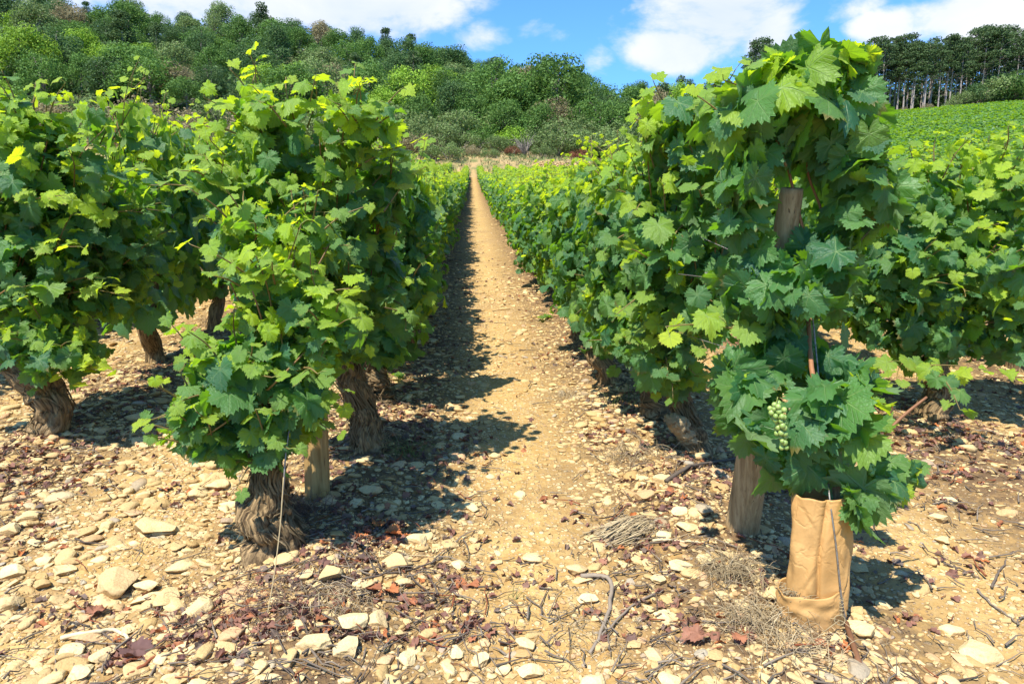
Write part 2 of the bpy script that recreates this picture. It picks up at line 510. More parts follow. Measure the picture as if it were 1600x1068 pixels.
def sleeve_mat():
    m, t = new_mat("kraft_sleeve")
    tc_ = t.n('ShaderNodeTexCoord').outputs['Object']
    g = t.noise(tc_, 9, 4, .6); f = t.noise(tc_, 120, 3, .6)
    c = t.mix(t.ramp(g, .35, .7), (0.50, 0.275, 0.090), (0.58, 0.335, 0.120))
    dirt = t.ramp(t.noise(tc_, 30, 5, .75), .60, .74)
    c = t.mix(t.math('MULTIPLY', dirt, .35), c, (0.30, 0.17, 0.06))
    v = t.n('ShaderNodeTexVoronoi', feature='DISTANCE_TO_EDGE'); v.inputs['Scale'].default_value = 16
    dis = t.n('ShaderNodeVectorMath', operation='ADD'); t.link(tc_, dis.inputs[0]); nn = t.n('ShaderNodeVectorMath', operation='SCALE'); t.link(t.noise(tc_, 18, 3, .6, out=1), nn.inputs[0]); nn.inputs['Scale'].default_value = .06; t.link(nn.outputs[0], dis.inputs[1]); t.link(dis.outputs[0], v.inputs['Vector'])
    cr = t.math('MULTIPLY', t.ramp(v.outputs['Distance'], .0, .10), t.ramp(t.noise(tc_, 12, 2, .5), .35, .6))
    foot = t.n('ShaderNodeSeparateXYZ'); t.link(tc_, foot.inputs[0])
    c = t.mix(t.math('MULTIPLY', t.ramp(t.math('ADD', foot.outputs[2], t.math('MULTIPLY', f, -.05)), .03, -.02), .7), c, (0.28, 0.165, 0.065))
    finish(t, c, .62, .3, t.bump(t.math('ADD', t.math('MULTIPLY', cr, .28), t.math('ADD', g, t.math('MULTIPLY', f, .15))), .5, .006), (0.5, 0.25, 0.06), .08)
    return m


M_SLEEVE = sleeve_mat()


def grape_mat():
    m, t = new_mat("grape_skin")
    oi = t.n('ShaderNodeObjectInfo').outputs['Random']
    tc_ = t.n('ShaderNodeTexCoord').outputs['Object']; g = t.noise(tc_, 120, 3, .6)
    c = t.mix(oi, (0.17, 0.27, 0.04), (0.27, 0.36, 0.075)); c = t.mix(t.math('MULTIPLY', g, .3), c, (0.36, 0.42, 0.2))
    p = t.n('ShaderNodeBsdfPrincipled'); t.link(c, p.inputs[0]); p.inputs['Roughness'].default_value = .38
    p.inputs['Subsurface Weight'].default_value = .3; p.inputs['Subsurface Radius'].default_value = (.006, .008, .003); p.inputs['Subsurface Scale'].default_value = 1.0
    o = t.n('ShaderNodeOutputMaterial'); t.link(p.outputs[0], o.inputs[0]); return m


M_GRAPE = grape_mat()

# ------------------------------------------------------------------ ground
def axis(segments):
    out = []
    for a, b, st in segments: out.append(np.arange(a, b, st))
    return np.concatenate(out)


def geo_axis(a, b, n):
    return np.geomspace(a, b, n)


xs = np.concatenate([-geo_axis(5.2, 420, 60)[::-1], np.arange(-5.1, 5.2, .022), geo_axis(5.25, 420, 60)])
ys = np.concatenate([-geo_axis(1, 60, 12)[::-1], np.arange(-.9, .9, .1), np.arange(.95, 5.0, .016), 5.0*np.exp(np.arange(0, 4.45, .012))])
XX, YY = np.meshgrid(xs, ys); ZZ = gz(XX, YY)
nx, ny = len(xs), len(ys)
gi = (np.arange(ny-1)[:, None]*nx+np.arange(nx-1)[None, :]).ravel()
GF = np.stack([gi, gi+1, gi+nx+1, gi+nx], -1)
g = mk("ground", np.stack([XX.ravel(), YY.ravel(), ZZ.ravel()], -1), GF, M_GROUND, smooth=True)
tag(g, kind="structure")

# ------------------------------------------------------------------ stones
def icosphere(sub):
    ph = (1+5**.5)/2
    v = [(-1, ph, 0), (1, ph, 0), (-1, -ph, 0), (1, -ph, 0), (0, -1, ph), (0, 1, ph), (0, -1, -ph), (0, 1, -ph), (ph, 0, -1), (ph, 0, 1), (-ph, 0, -1), (-ph, 0, 1)]
    f = [(0, 11, 5), (0, 5, 1), (0, 1, 7), (0, 7, 10), (0, 10, 11), (1, 5, 9), (5, 11, 4), (11, 10, 2), (10, 7, 6), (7, 1, 8), (3, 9, 4), (3, 4, 2), (3, 2, 6), (3, 6, 8), (3, 8, 9), (4, 9, 5), (2, 4, 11), (6, 2, 10), (8, 6, 7), (9, 8, 1)]
    v = [np.array(p)/np.linalg.norm(p) for p in v]
    for _ in range(sub):
        cache = {}; nf = []
        def mid(a, b):
            k = (min(a, b), max(a, b))
            if k not in cache:
                p = v[a]+v[b]; v.append(p/np.linalg.norm(p)); cache[k] = len(v)-1
            return cache[k]
        for a, b, c in f:
            x, y, z = mid(a, b), mid(b, c), mid(c, a); nf += [(a, x, z), (b, y, x), (c, z, y), (x, y, z)]
        f = nf
    return np.array(v), np.array(f)


ICO = {k: icosphere(k) for k in (0, 1, 2, 3, 4)}


def rock(rng, sub=2, planes=9, soft=.06):
    """unit rock: a sphere cut by random planes, edges slightly worn"""
    V, F = ICO[sub]; V = V.copy()
    for _ in range(planes):
        n = norm(rng.normal(size=3)); d = rng.uniform(.45, .85)
        h = V@n - d
        V = V - np.where(h > 0, h*(1-soft), 0)[:, None]*n
    V += norm(V)*sum(a_*np.sin(V@norm(rng.normal(size=3))*f_+rng.uniform(0, 6)) for a_, f_ in ((.030, 3.5), (.022, 5), (.014, 8), (.012, 9), (.006, 17), (.006, 19)))[:, None]
    V -= (V.max(0)+V.min(0))/2; V /= np.abs(V).max(0)
    return V, F


rr = np.random.default_rng(11)
ROCKS0 = [rock(rr, 0, 3) for _ in range(12)]
ROCKS1 = [rock(rr, 1, 7) for _ in range(14)]
ROCKS2 = [rock(rr, 2, 9) for _ in range(18)]
ROCKS3 = [rock(rr, 3, 10, .1) for _ in range(14)]


def scatter_rocks(name, pts, size, rng, protos, tints, flat=(.25, .6), sink=.52, smooth=False):
    buf = Buf(); n = len(pts)
    which = rng.integers(0, len(protos), n)
    for k, (PV, PF) in enumerate(protos):
        ix = np.nonzero(which == k)[0]
        if len(ix) == 0: continue
        m = len(ix)
        a = size[ix]; sx = a*rng.uniform(.8, 1.25, m); sy = a*rng.uniform(.5, .95, m); sz = a*rng.uniform(flat[0], flat[1], m)
        rz = rng.uniform(0, 6.283, m); tx = rng.normal(0, .16, m); ty = rng.normal(0, .16, m)
        v = PV[None]*np.stack([sx, sy, sz], -1)[:, None, :]
        # tilt then spin
        y = v[..., 1]*np.cos(tx)[:, None]-v[..., 2]*np.sin(tx)[:, None]; z = v[..., 1]*np.sin(tx)[:, None]+v[..., 2]*np.cos(tx)[:, None]
        x = v[..., 0]*np.cos(ty)[:, None]+z*np.sin(ty)[:, None]; z = -v[..., 0]*np.sin(ty)[:, None]+z*np.cos(ty)[:, None]
        X = x*np.cos(rz)[:, None]-y*np.sin(rz)[:, None]; Y = x*np.sin(rz)[:, None]+y*np.cos(rz)[:, None]
        v = np.stack([X, Y, z], -1)+pts[ix][:, None, :]
        v[..., 2] += (sz*(1-2*sink)*.5)[:, None]
        f = (PF[None]+(np.arange(m)*len(PV))[:, None, None]).reshape(-1, 3)
        buf.add(v.reshape(-1, 3), f, None, np.repeat(tints[ix], len(PV), 0))
    return buf.make(name, M_STONE, smooth=smooth)


def rock_tints(rng, n):
    t = np.zeros((n, 4)); t[:, 1] = rng.beta(1.1, 1.4, n)
    t[:, 0] = np.where(rng.random(n) < .13, rng.uniform(.3, .9, n), rng.uniform(0, .15, n)); t[:, 2] = np.where(rng.random(n) < .07, rng.uniform(.3, .8, n), 0)
    return t


def stone_density(x, y):
    """how stony the ground is: bare along the trodden middle of the path and in clay patches"""
    p = 1-.93*np.exp(-((x-.20-.02*np.sin(y*3))/.19)**4)*np.clip((6.5-y)/3.5, .22, 1)*np.clip((y-1.25)/.35, 0, 1)
    c = np.clip(.80+2.6*fbm(x*1.6+5, y*1.6, 3, 5), .30, 1)
    rgt = np.where(x > 1.0, .38, 1.0)*np.where(x < -.5, 1.25, 1.0)
    return np.clip(p*c*rgt, 0, 1)


rg = np.random.default_rng(23)


def sample_ground(n, y0, y1, rng, xlim=None, powr=1.0, dens=stone_density):
    """points with density falling with distance, kept by the density map"""
    y = y0*(y1/y0)**rng.random(n)
    half = y*.92+.5
    x = rng.uniform(-1, 1, n)*half+.03*y
    keep = rng.random(n) < dens(x, y)
    x, y = x[keep], y[keep]
    return np.stack([x, y, gz(x, y)], -1)


P1 = sample_ground(40000, 1.05, 7.5, rg); sz1 = np.clip(rg.lognormal(-4.50, .50, len(P1)), .005, .036)*np.where(P1[:, 0] < -.4, 1.12, 1)
nr = P1[:, 1] < 2.3
gr = scatter_rocks("gravel", P1[nr], sz1[nr], rg, ROCKS2, rock_tints(rg, int(nr.sum())), (.22, .5))
tag(gr, "cream and ochre limestone gravel strewn over the dry soil between the rows", "gravel", kind="stuff")
gr = scatter_rocks("gravel", P1[~nr], sz1[~nr]*1.12, rg, ROCKS1, rock_tints(rg, int((~nr).sum())), (.22, .5))
tag(gr, "limestone gravel among the vine trunks a few steps up the slope", "gravel", kind="stuff")
P2 = sample_ground(80000, 1.05, 8.0, rg, dens=lambda x, y: .10+.90*stone_density(x, y)); n2_ = len(P2)
gr = scatter_rocks("fine_gravel", P2, np.clip(rg.lognormal(-5.25, .4, n2_), .002, .011), rg, ROCKS0, rock_tints(rg, n2_), (.4, .8))
tag(gr, "fine limestone chips and clods between the larger stones", "gravel", kind="stuff")
P3 = sample_ground(26000, 5.5, 60, rg); P3 = P3[(np.abs(P3[:, 0]-.2) < 9)]; n3_ = len(P3)
gr = scatter_rocks("distant_gravel", P3, np.clip(rg.lognormal(-4.1, .35, n3_), .008, .05), rg, ROCKS1, rock_tints(rg, n3_))
tag(gr, "pale rubble scattered far up the path between the vine rows", "gravel", kind="stuff")

# individual stones: (px, py, width, height in the survey, whiteness, warmth, greyness, label)
STONES = [
 (21, 893, 46, 26, 1, 0, 0, "pale yellow slab split by a dark crack at the photo's edge"),
 (100, 887, 38, 22, .9, .1, 0, "smooth oval cream stone beside the cracked pale slab"),
 (177, 907, 78, 44, .5, .3, 0, "long tan slab lying slantwise on the open stony ground"),
 (230, 912, 40, 26, .95, 0, 0, "cream stone with a pitted face next to the long tan slab"),
 (264, 928, 42, 38, .55, .1, 0, "cracked ochre block between the tan slab and the wedge stone"),
 (312, 950, 46, 42, .8, .1, 0, "wedge-shaped smooth stone standing alone with a sharp ridge"),
 (160, 1021, 34, 46, .9, .2, 0, "tall peach and cream block near the bottom of the photo"),
 (127, 1051, 36, 28, .95, 0, 0, "cream cobble just below the peach and cream block"),
 (111, 1017, 40, 28, .95, 0, 0, "sharp-edged pale flake above the cream cobble"),
 (238, 826, 72, 32, .7, 0, 0, "long pale slab pointing towards the shaggy vine trunk"),
 (341, 757, 36, 20, .7, .1, 0, "flat tan slab under the low leaves near the shaggy trunk"),
 (20, 830, 44, 24, .75, .1, 0, "low ochre stone at the photo's edge above the split slab"),
 (47, 811, 32, 26, .7, .1, 0, "rough yellowish lump behind the low ochre stone"),
 (364, 781, 40, 18, 1, 0, 0, "whitish angular stone just beside the shaggy vine trunk"),
 (14, 942, 36, 30, .7, .2, 0, "flat peach stone at the photo's edge below the split slab"),
 (69, 874, 26, 18, 1, 0, 0, "small white stone above the smooth oval cream stone"),
 (200, 980, 24, 18, .8, 0, 0, "small tan cobble between dead leaves and the tan slab"),
 (478, 911, 30, 24, .85, .2, 0, "neat squarish cream stone in front of the shaggy trunk"),
 (457, 911, 20, 18, .3, .4, 0, "small orange-brown stone touching the squarish cream stone"),
 (622, 881, 54, 32, .55, .05, 0, "broad flat ochre slab in front of the orange dead leaves"),
 (717, 878, 22, 26, 1, 0, 0, "bright white upright stone at the end of a straw"),
 (518, 915, 42, 28, .55, 0, 0, "crumbly yellow-ochre lump next to the squarish cream stone"),
 (593, 968, 38, 38, .8, .1, 0, "rounded cracked cobble below two curled orange leaves"),
 (552, 988, 50, 36, 1, 0, 0, "large whitish angular stone beside the rounded cracked cobble"),
 (541, 1020, 44, 36, .85, 0, .15, "greyish wedge stone below the large whitish angular stone"),
 (489, 1024, 62, 26, .8, .1, 0, "wide cream slab beside the greyish wedge stone"),
 (631, 915, 30, 16, .7, .2, 0, "small tan flat stone below the broad ochre slab"),
 (563, 923, 24, 22, 1, 0, 0, "chalk-white chip beside the thin dark twig"),
 (648, 846, 38, 24, .95, 0, 0, "pair-like pale cobble beyond the orange dead leaves"),
 (711, 1017, 30, 22, 1, 0, 0, "white blocky stone low in the middle of the photo"),
 (634, 1034, 34, 28, .95, 0, 0, "rough white stone between the wedge stone and blocky stone"),
 (786, 1036, 26, 20, .95, 0, 0, "blunt cream stone next to the path's long white slab"),
 (750, 1025, 32, 22, .95, .1, 0, "cream stone just beside the white blocky stone"),
 (579, 777, 38, 18, .6, 0, .2, "long brown-grey stone in shade beyond the upright post"),
 (553, 795, 28, 22, .8, 0, .2, "grey-white stone near the foot of the upright post"),
 (520, 781, 28, 18, .2, .3, 0, "brown stone against the foot of the upright post"),
 (1006, 776, 34, 28, .5, .6, 0, "orange-tinted stone near the pile of straw"),
 (1035, 759, 30, 24, .75, 0, 0, "yellowish cobble between the orange-tinted stone and the dark branch"),
 (1038, 842, 30, 20, .95, 0, 0, "pyramid-shaped cream stone beside the pile of straw"),
 (1073, 829, 36, 26, .85, .1, 0, "large tan cobble between the straw pile and leaning post"),
 (1100, 808, 32, 28, .4, 0, .6, "dull grey stone near the foot of the leaning post"),
 (1062, 812, 32, 18, .95, 0, 0, "ribbed whitish stone behind the large tan cobble"),
 (902, 886, 40, 24, .75, .2, 0, "rounded peach stone at the edge of the bare path"),
 (1064, 891, 42, 20, .85, 0, 0, "flat oval stone between the crooked sticks and the sleeve"),
 (918, 934, 34, 18, 1, 0, 0, "white triangular stone alone on the bare path"),
 (1040, 964, 44, 30, 1, 0, 0, "large smooth oval cream stone beside the crimson dead leaf"),
 (1025, 1013, 36, 48, .8, .35, 0, "pinkish square-cut block below the large smooth oval stone"),
 (1102, 888, 32, 24, .85, 0, 0, "cream stone half under the tuft of dry grass"),
 (820, 1000, 32, 28, .95, 0, 0, "cream cobble in the middle of the path's stony foot"),
 (828, 1042, 48, 22, 1, 0, 0, "long white slab at the foot of the path"),
 (928, 1056, 46, 28, .95, 0, 0, "big pale slab cut by the bottom of the photo"),
 (1045, 1060, 38, 26, 1, 0, 0, "pale cobble cut by the photo's bottom below the pinkish block"),
 (1028, 910, 26, 18, .9, .1, 0, "small peach cobble between the crooked sticks"),
 (1344, 987, 38, 42, .95, .1, 0, "elongated pale stone beside the brown stake's head"),
 (1527, 1014, 62, 46, .85, .1, 0, "biggest pale oval slab on the open clay"),
 (1485, 985, 42, 18, .95, .1, 0, "thin cream slab touching the biggest pale oval slab"),
 (1402, 1046, 24, 44, .95, 0, 0, "pointed white stone beyond the brown stake"),
 (1466, 810, 36, 14, .8, .1, 0, "flat cream flake on the clay below the white flake"),
 (1477, 787, 36, 12, .95, 0, 0, "thin white flake on the clay below the hanging leaves"),
 (1380, 943, 24, 26, .9, 0, 0, "narrow white stone standing on the clay near the sleeve"),
 (1472, 840, 26, 16, .8, .1, 0, "small angular stone in the middle of the clay"),
 (1334, 922, 20, 16, .7, .1, .1, "small stone touching the sleeve's shaded side"),
 (1128, 938, 22, 14, .8, 0, 0, "small pale stone in the dry grass near the sleeve"),
]
for k, (px, py, wd, ht, wh, wm, gy, lab) in enumerate(STONES):
    rng = np.random.default_rng(500+k)
    p = gnd(px, py+ht*.3); dist = p[1]; s = wd/2*dist/FP
    V, F = rock(rng, 4, 13, .08)
    deep = min(max(ht/wd*1.45, .55), 1.3)
    hz = s*min(.62, .30+.25*ht/wd)
    V = V*np.array([s, s*deep, hz])
    n_ = norm(V); V = V + n_*(s*.035*np.sin(V@norm(rng.normal(size=3))/s*3.0+rng.uniform(0, 6)))[:, None]
    ca, sa = math.cos(rng.uniform(-.25, .25)), math.sin(rng.uniform(-.25, .25))
    V = np.stack([V[:, 0]*ca-V[:, 1]*sa, V[:, 0]*sa+V[:, 1]*ca, V[:, 2]], -1)
    o = mk("stone", V, F, M_STONE, tint=np.tile([wm, wh, gy, 0], (len(V), 1)), smooth=True, loc=(p[0], p[1], p[2]+hz*.45))
    tag(o, lab, "stone", "larger limestone pieces lying on the ground")

# ------------------------------------------------------------------ leaves
def leaf_outline(n, rng, teeth=.07, mode=0):
    th = np.linspace(-math.pi, math.pi, n, endpoint=False)+math.pi/n
    a = np.abs(th)
    deepness = rng.uniform(.30, .85)
    lobes = [(0, 1.0, .62), (math.radians(54)*rng.uniform(.94, 1.06), .93, .58), (math.radians(108)*rng.uniform(.95, 1.05), .80, .55), (math.radians(146), .68, .45)]
    r = np.full(n, .42)
    for c, L, wd in lobes:
        r = np.maximum(r, L*(1-.42*deepness*np.clip(np.abs(a-c)/wd, 0, 2)**1.35))
    r = np.where(a > math.radians(160), np.interp(a, [math.radians(160), math.pi], [.60, .08]), r)
    z = np.where(np.arange(n) % 2 == 0, 1+teeth, 1-teeth)
    r = r*z*(1+rng.uniform(-.03, .03, n))
    return th, r


def leaf_template(lod, rng):
    n = {0: 52, 1: 22, 2: 10, 3: 6}[lod]
    th, r = leaf_outline(n, rng, {0: .085, 1: .08, 2: .05, 3: 0}[lod])
    rings = {0: (.33, .68, 1.0), 1: (.55, 1.0), 2: (1.0,), 3: (1.0,)}[lod]
    P = [np.zeros((1, 2))]
    for q in rings:
        rq = r*q if q == 1 else (r*.35+.65*np.convolve(np.r_[r[-2:], r, r[:2]], np.ones(5)/5, 'valid'))*q
        P.append(np.stack([np.sin(th)*rq, np.cos(th)*rq], -1))
    P = np.vstack(P); F = []
    for i in range(n): F.append((0, 1+(i+1) % n, 1+i))
    for k in range(len(rings)-1):
        a0, b0 = 1+k*n, 1+(k+1)*n
        for i in range(n):
            j = (i+1) % n; F += [(a0+i, a0+j, b0+j), (a0+i, b0+j, b0+i)]
    x, y = P[:, 0], P[:, 1]; rad = np.hypot(x, y); ang = np.arctan2(x, y)
    ph = rng.uniform(0, 6.28)
    z = -.16*np.clip(rad, 0, 2)**2*rng.uniform(.3, 1.6) + rng.uniform(-.10, .30)*np.abs(x)*rad \
        + .075*np.sin(ang*5+ph)*rad**2 + .05*np.sin(ang*3+ph*2)*rad**2 - rng.uniform(0, .25)*np.clip(y, 0, 1)**2 \
        + .035*np.cos(ang*360/54.)*rad
    if lod == 0: z += .022*np.sin(x*17+ph)*np.sin(y*15+ph)*np.clip(rad*3, 0, 1)
    V = np.stack([x, y, z], -1)
    F = np.array(F)
    a, b, c = V[F[0]]
    if np.cross(b-a, c-a)[2] < 0: F = F[:, ::-1]
    return V, F, P


TPL = {l: [leaf_template(l, np.random.default_rng(40+l*50+k)) for k in range(12 if l == 0 else 6)] for l in range(4)}


def put_leaves(buf, P, N, T, s, tint, lod, rng):
    """P base point, N upper-face normal, T direction of the tip"""
    N = norm(N); T = norm(T-(T*N).sum(1, keepdims=True)*N); X = np.cross(T, N)
    tp = TPL[lod]; which = rng.integers(0, len(tp), len(P))
    for k, (V, F, U) in enumerate(tp):
        ix = np.nonzero(which == k)[0]
        if not len(ix): continue
        cur = rng.uniform(.5, 2.3, len(ix))[:, None, None]
        w_ = s[ix][:, None, None]*(V[None, :, 0:1]*X[ix][:, None]*rng.uniform(.88, 1.1, len(ix))[:, None, None]+V[None, :, 1:2]*T[ix][:, None]+V[None, :, 2:3]*cur*N[ix][:, None])+P[ix][:, None]
        f = (F[None]+(np.arange(len(ix))*len(V))[:, None, None]).reshape(-1, 3)
        buf.add(w_.reshape(-1, 3), f, np.tile(U, (len(ix), 1)), np.repeat(tint[ix], len(V), 0))


def wob(p, sc, ph=0.0):
    return (np.sin(p[:, 0]*sc+ph)+np.sin(p[:, 1]*sc*1.3+ph*2+1)+np.sin(p[:, 2]*sc*1.1+ph+2)+np.sin((p[:, 0]+p[:, 2])*sc*1.9+ph))/4


def canopy(rng, blobs, lod, size, k=2.6, young=.42, canes=None, top=None, core=0, dens=1.0, clear=None):
    """blobs: (centre, radii) ellipsoids filled with leaves, denser at their skin"""
    buf = Buf(); Ps = []; Ns = []; Ys = []
    allz = [c[2]+r[2] for c, r in blobs]; zt = max(allz) if top is None else top
    for c, r in blobs:
        c = np.array(c); r = np.array(r)
        area = 4*np.pi*((r[0]*r[1])**1.6/3+(r[0]*r[2])**1.6/3+(r[1]*r[2])**1.6/3)**(1/1.6)
        n = max(6, int(dens*k*area*.5/(1.55*size*size)))
        d = norm(rng.normal(size=(n, 3)))
        f = 1-.55*rng.random(n)**1.5
        f *= 1+.26*wob(d, 6.0, rng.uniform(0, 6))
        p = c+d*r*f[:, None]
        Ps.append(p); Ns.append(norm(d/r*np.mean(r))); Ys.append(f)
    P = np.vstack(Ps); O = np.vstack(Ns); f = np.concatenate(Ys)
    if clear is not None: # a gap in the leaves through which the post's top shows
        sx, sy = proj(P); m_ = ~((sx > clear[0]-24) & (sx < clear[1]+24) & (sy > clear[2]-24) & (sy < clear[3]+16) & (P[:, 1] < 1.9)); P, O, f = P[m_], O[m_], f[m_]
    n = len(P)
    # leaves face outward and up, tips hang
    N = norm(O*np.array([.8, .8, .35])+np.array([0, 0, .42])+rng.normal(0, .50, (n, 3)))
    T = norm(np.array([0, 0, -1.0])+O*np.array([.5, .5, 0])+rng.normal(0, .45, (n, 3)))
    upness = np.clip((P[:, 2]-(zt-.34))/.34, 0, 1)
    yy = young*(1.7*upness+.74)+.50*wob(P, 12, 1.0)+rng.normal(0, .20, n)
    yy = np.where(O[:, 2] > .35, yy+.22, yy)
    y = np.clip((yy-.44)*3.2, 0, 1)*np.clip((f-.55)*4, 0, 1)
    s = size*np.clip(rng.lognormal(-.06, .30, n), .4, 1.5)*(1-.38*y)
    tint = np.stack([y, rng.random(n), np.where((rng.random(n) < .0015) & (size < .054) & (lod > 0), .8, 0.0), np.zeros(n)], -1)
    # petiole end is the leaf's base; move the leaf so that it hangs round the point
    put_leaves(buf, P-T*s[:, None]*.35, N, T, s, tint, lod, rng)
    return buf


def shoot(rng, lbuf, cbuf, a, b, sag=.0, lod=0, s0=.058, s1=.032, step=.042, y0=.2, y1=1.0, r0=.0032):
    """a growing shoot from a to b with alternate leaves that get smaller and yellower to the tip"""
    a = np.array(a, float); b = np.array(b, float); L = np.linalg.norm(b-a)
    mid = (a+b)/2+np.array([rng.normal(0, .05*L), rng.normal(0, .05*L), -sag+.06*L])
    pts = spline([a, mid, b], 12)
    tube(cbuf, pts, np.linspace(r0, .0012, 12), 5 if lod else 6, (.25, 0, 0, 0))
    n = max(3, int(L/step)); tt = np.linspace(.12, 1.0, n)
    P = []; N = []; T = []; s = []; ti = []
    dirv = norm(b-a)
    sidev = norm(np.cross(dirv, [0.1, .2, 1.0]))
    for i, t in enumerate(tt):
        q = pts[min(int(t*11), 11)]
        sd = 1 if i % 2 else -1
        out = norm(sidev*sd+rng.normal(0, .35, 3)+np.array([0, 0, .15])+dirv*.4)
        sz = (s0*(1-t)+s1*t)*rng.uniform(.85, 1.2)
        pet = q+out*sz*rng.uniform(.7, 1.1)
        tube(cbuf, [q, (q+pet)/2+np.array([0, 0, sz*.12]), pet], .0011, 4, (.8, 0, 0, 0), cap=False)
        P.append(pet); N.append(norm(np.array([0, 0, .8])+out*.25+np.array([-.12, -.35, 0])+rng.normal(0, .28, 3))); T.append(out+np.array([0, 0, -.75])+rng.normal(0, .2, 3))
        s.append(sz); ti.append([np.clip(y0*(1-t)+y1*t+rng.normal(0, .12), 0, 1), rng.random(), 0, 0])
    put_leaves(lbuf, np.array(P), np.array(N), np.array(T), np.array(s), np.array(ti), lod, rng)


# ------------------------------------------------------------------ trunks
def gnarled(buf, pts, rad, rng, seg=40, n=46, ridge=.16, lump=.16, strips=0, tint=(0, 0, 0, 0)):
    P = spline(pts, n); rd = np.interp(np.linspace(0, 1, n), np.linspace(0, 1, len(rad)), rad)
    P = P+np.stack([np.cumsum(rng.normal(0, .0016, n)), np.cumsum(rng.normal(0, .0016, n)), np.zeros(n)], -1)
    a, b, c, tw = rng.uniform(0, 6, 4)
    def fn(t, th):
        q = th+tw*t*.9+.35*np.sin(t*9+a)
        m = 1+ridge*(np.abs(np.sin(q*3.5+1.3*np.sin(t*7+b)))-.5)+ridge*.55*(np.abs(np.sin(q*8+2*np.sin(t*11+c)))-.5)
        m = m+lump*np.sin(t*13+q*1.0+a)*np.cos(q+b)+lump*.6*np.sin(t*27+2*q+c)
        m = m+.75*fbm(1.5*np.cos(th)+t*5+a, 1.5*np.sin(th)+b+t*2, 4, 5)+.30*fbm(4*np.cos(q)+t*9+c, 4*np.sin(q)+a, 3, 8)
        return m+.04*np.sin(th*19+t*50)
    tube(buf, P, rd, seg, tint, True, fn)
    # loose bark strips
    for _ in range(strips):
        t0 = rng.uniform(.05, .7); t1 = min(1, t0+rng.uniform(.12, .35)); th = rng.uniform(0, 6.28); m_ = 8
        tt = np.linspace(t0, t1, m_); ii = (tt*(n-1)).astype(int)
        th_ = th+.5*(tt-t0)+.3*np.sin(tt*20+th)
        lift = 1.05+rng.uniform(0, .45)*np.abs(np.linspace(-1, 1, m_))**3
        q = P[ii]+(rd[ii]*lift)[:, None]*np.stack([np.cos(th_), np.sin(th_), 0*th_], -1)
        tube(buf, q, rng.uniform(.0014, .0046)*np.sin(np.linspace(.4, 2.7, m_)), 4, (0, 0, rng.uniform(0, .7), 0), cap=False)


VG = "trained grapevines of the vineyard rows"


def vine_thing(label, base):
    return thing("grapevine", label, "grapevine", base, VG)


def B(px, py, rx, ry, Y, dep=.17):
    """ellipsoid of foliage seen at px,py with half sizes rx,ry, at distance Y up the rows"""
    k = Y/FP
    return (at(px, py, Y), (rx*k, dep, ry*k))


def hero(label, base, trunk_pts, trunk_rad, blobs, size, young, rng, shoots=(), k=2.15, strips=30, canes=(), lod=0, arms=(), ridge=.16, seg=40, top=None, auto=7, inner=2, clear=None):
    base = np.array(base, float); base[2] -= .01
    t = vine_thing(label, base)
    tb = Buf(); gnarled(tb, trunk_pts, trunk_rad, rng, seg=seg, strips=strips, ridge=ridge)
    for ap, ar, at_ in arms: gnarled(tb, ap, ar, rng, seg=28, n=26, strips=max(3, strips//5), tint=(0, 0, at_, 0), lump=.14, ridge=.13)
    tb.make("trunk", M_BARK, t, True, origin=base)
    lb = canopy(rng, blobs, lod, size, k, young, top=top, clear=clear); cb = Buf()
    
    for sh in shoots: shoot(rng, lb, cb, *sh[:2], **(sh[2] if len(sh) > 2 else {}))
    for c, r in blobs:
        for _ in range(auto):
            d = norm(rng.normal(size=3)+np.array([0, -.5, .45])); a_ = np.array(c)+d*np.array(r)*.6
            e_ = np.array(c)+d*np.array(r)+norm(d+np.array([0, 0, .5])+rng.normal(0, .4, 3))*rng.uniform(.02, .12)
            q_ = float(np.clip(rng.normal(.45+.3*d[2], .25), 0, 1)); shoot(rng, lb, cb, a_, e_, s0=size*.85, s1=size*.5, step=.035, y0=q_*.5, y1=q_)
    hd = np.array(trunk_pts[-1])
    # hidden canes that carry the foliage
    for c, r in blobs:
        for _ in range(inner):
            e = np.array(c)+norm(rng.normal(size=3))*np.array(r)*.8; e[2] = c[2]+abs(e[2]-c[2])*.9
            m_ = (hd+e)/2+rng.normal(0, .04, 3)
            tube(cb, spline([hd, m_, e], 10), np.linspace(.0045, .002, 10), 5, (rng.uniform(0, .3), 0, rng.uniform(0, .4), 0))
    for cp_, cr, ct in canes: tube(cb, spline(cp_, 20), cr, 8, ct)
    lb.make("foliage", M_LEAF, t, True, origin=base)
    cb.make("cane", M_CANE, t, True, origin=base)
    return t


def up(p, dx, dy, dz): return np.array([p[0]+dx, p[1]+dy, p[2]+dz])


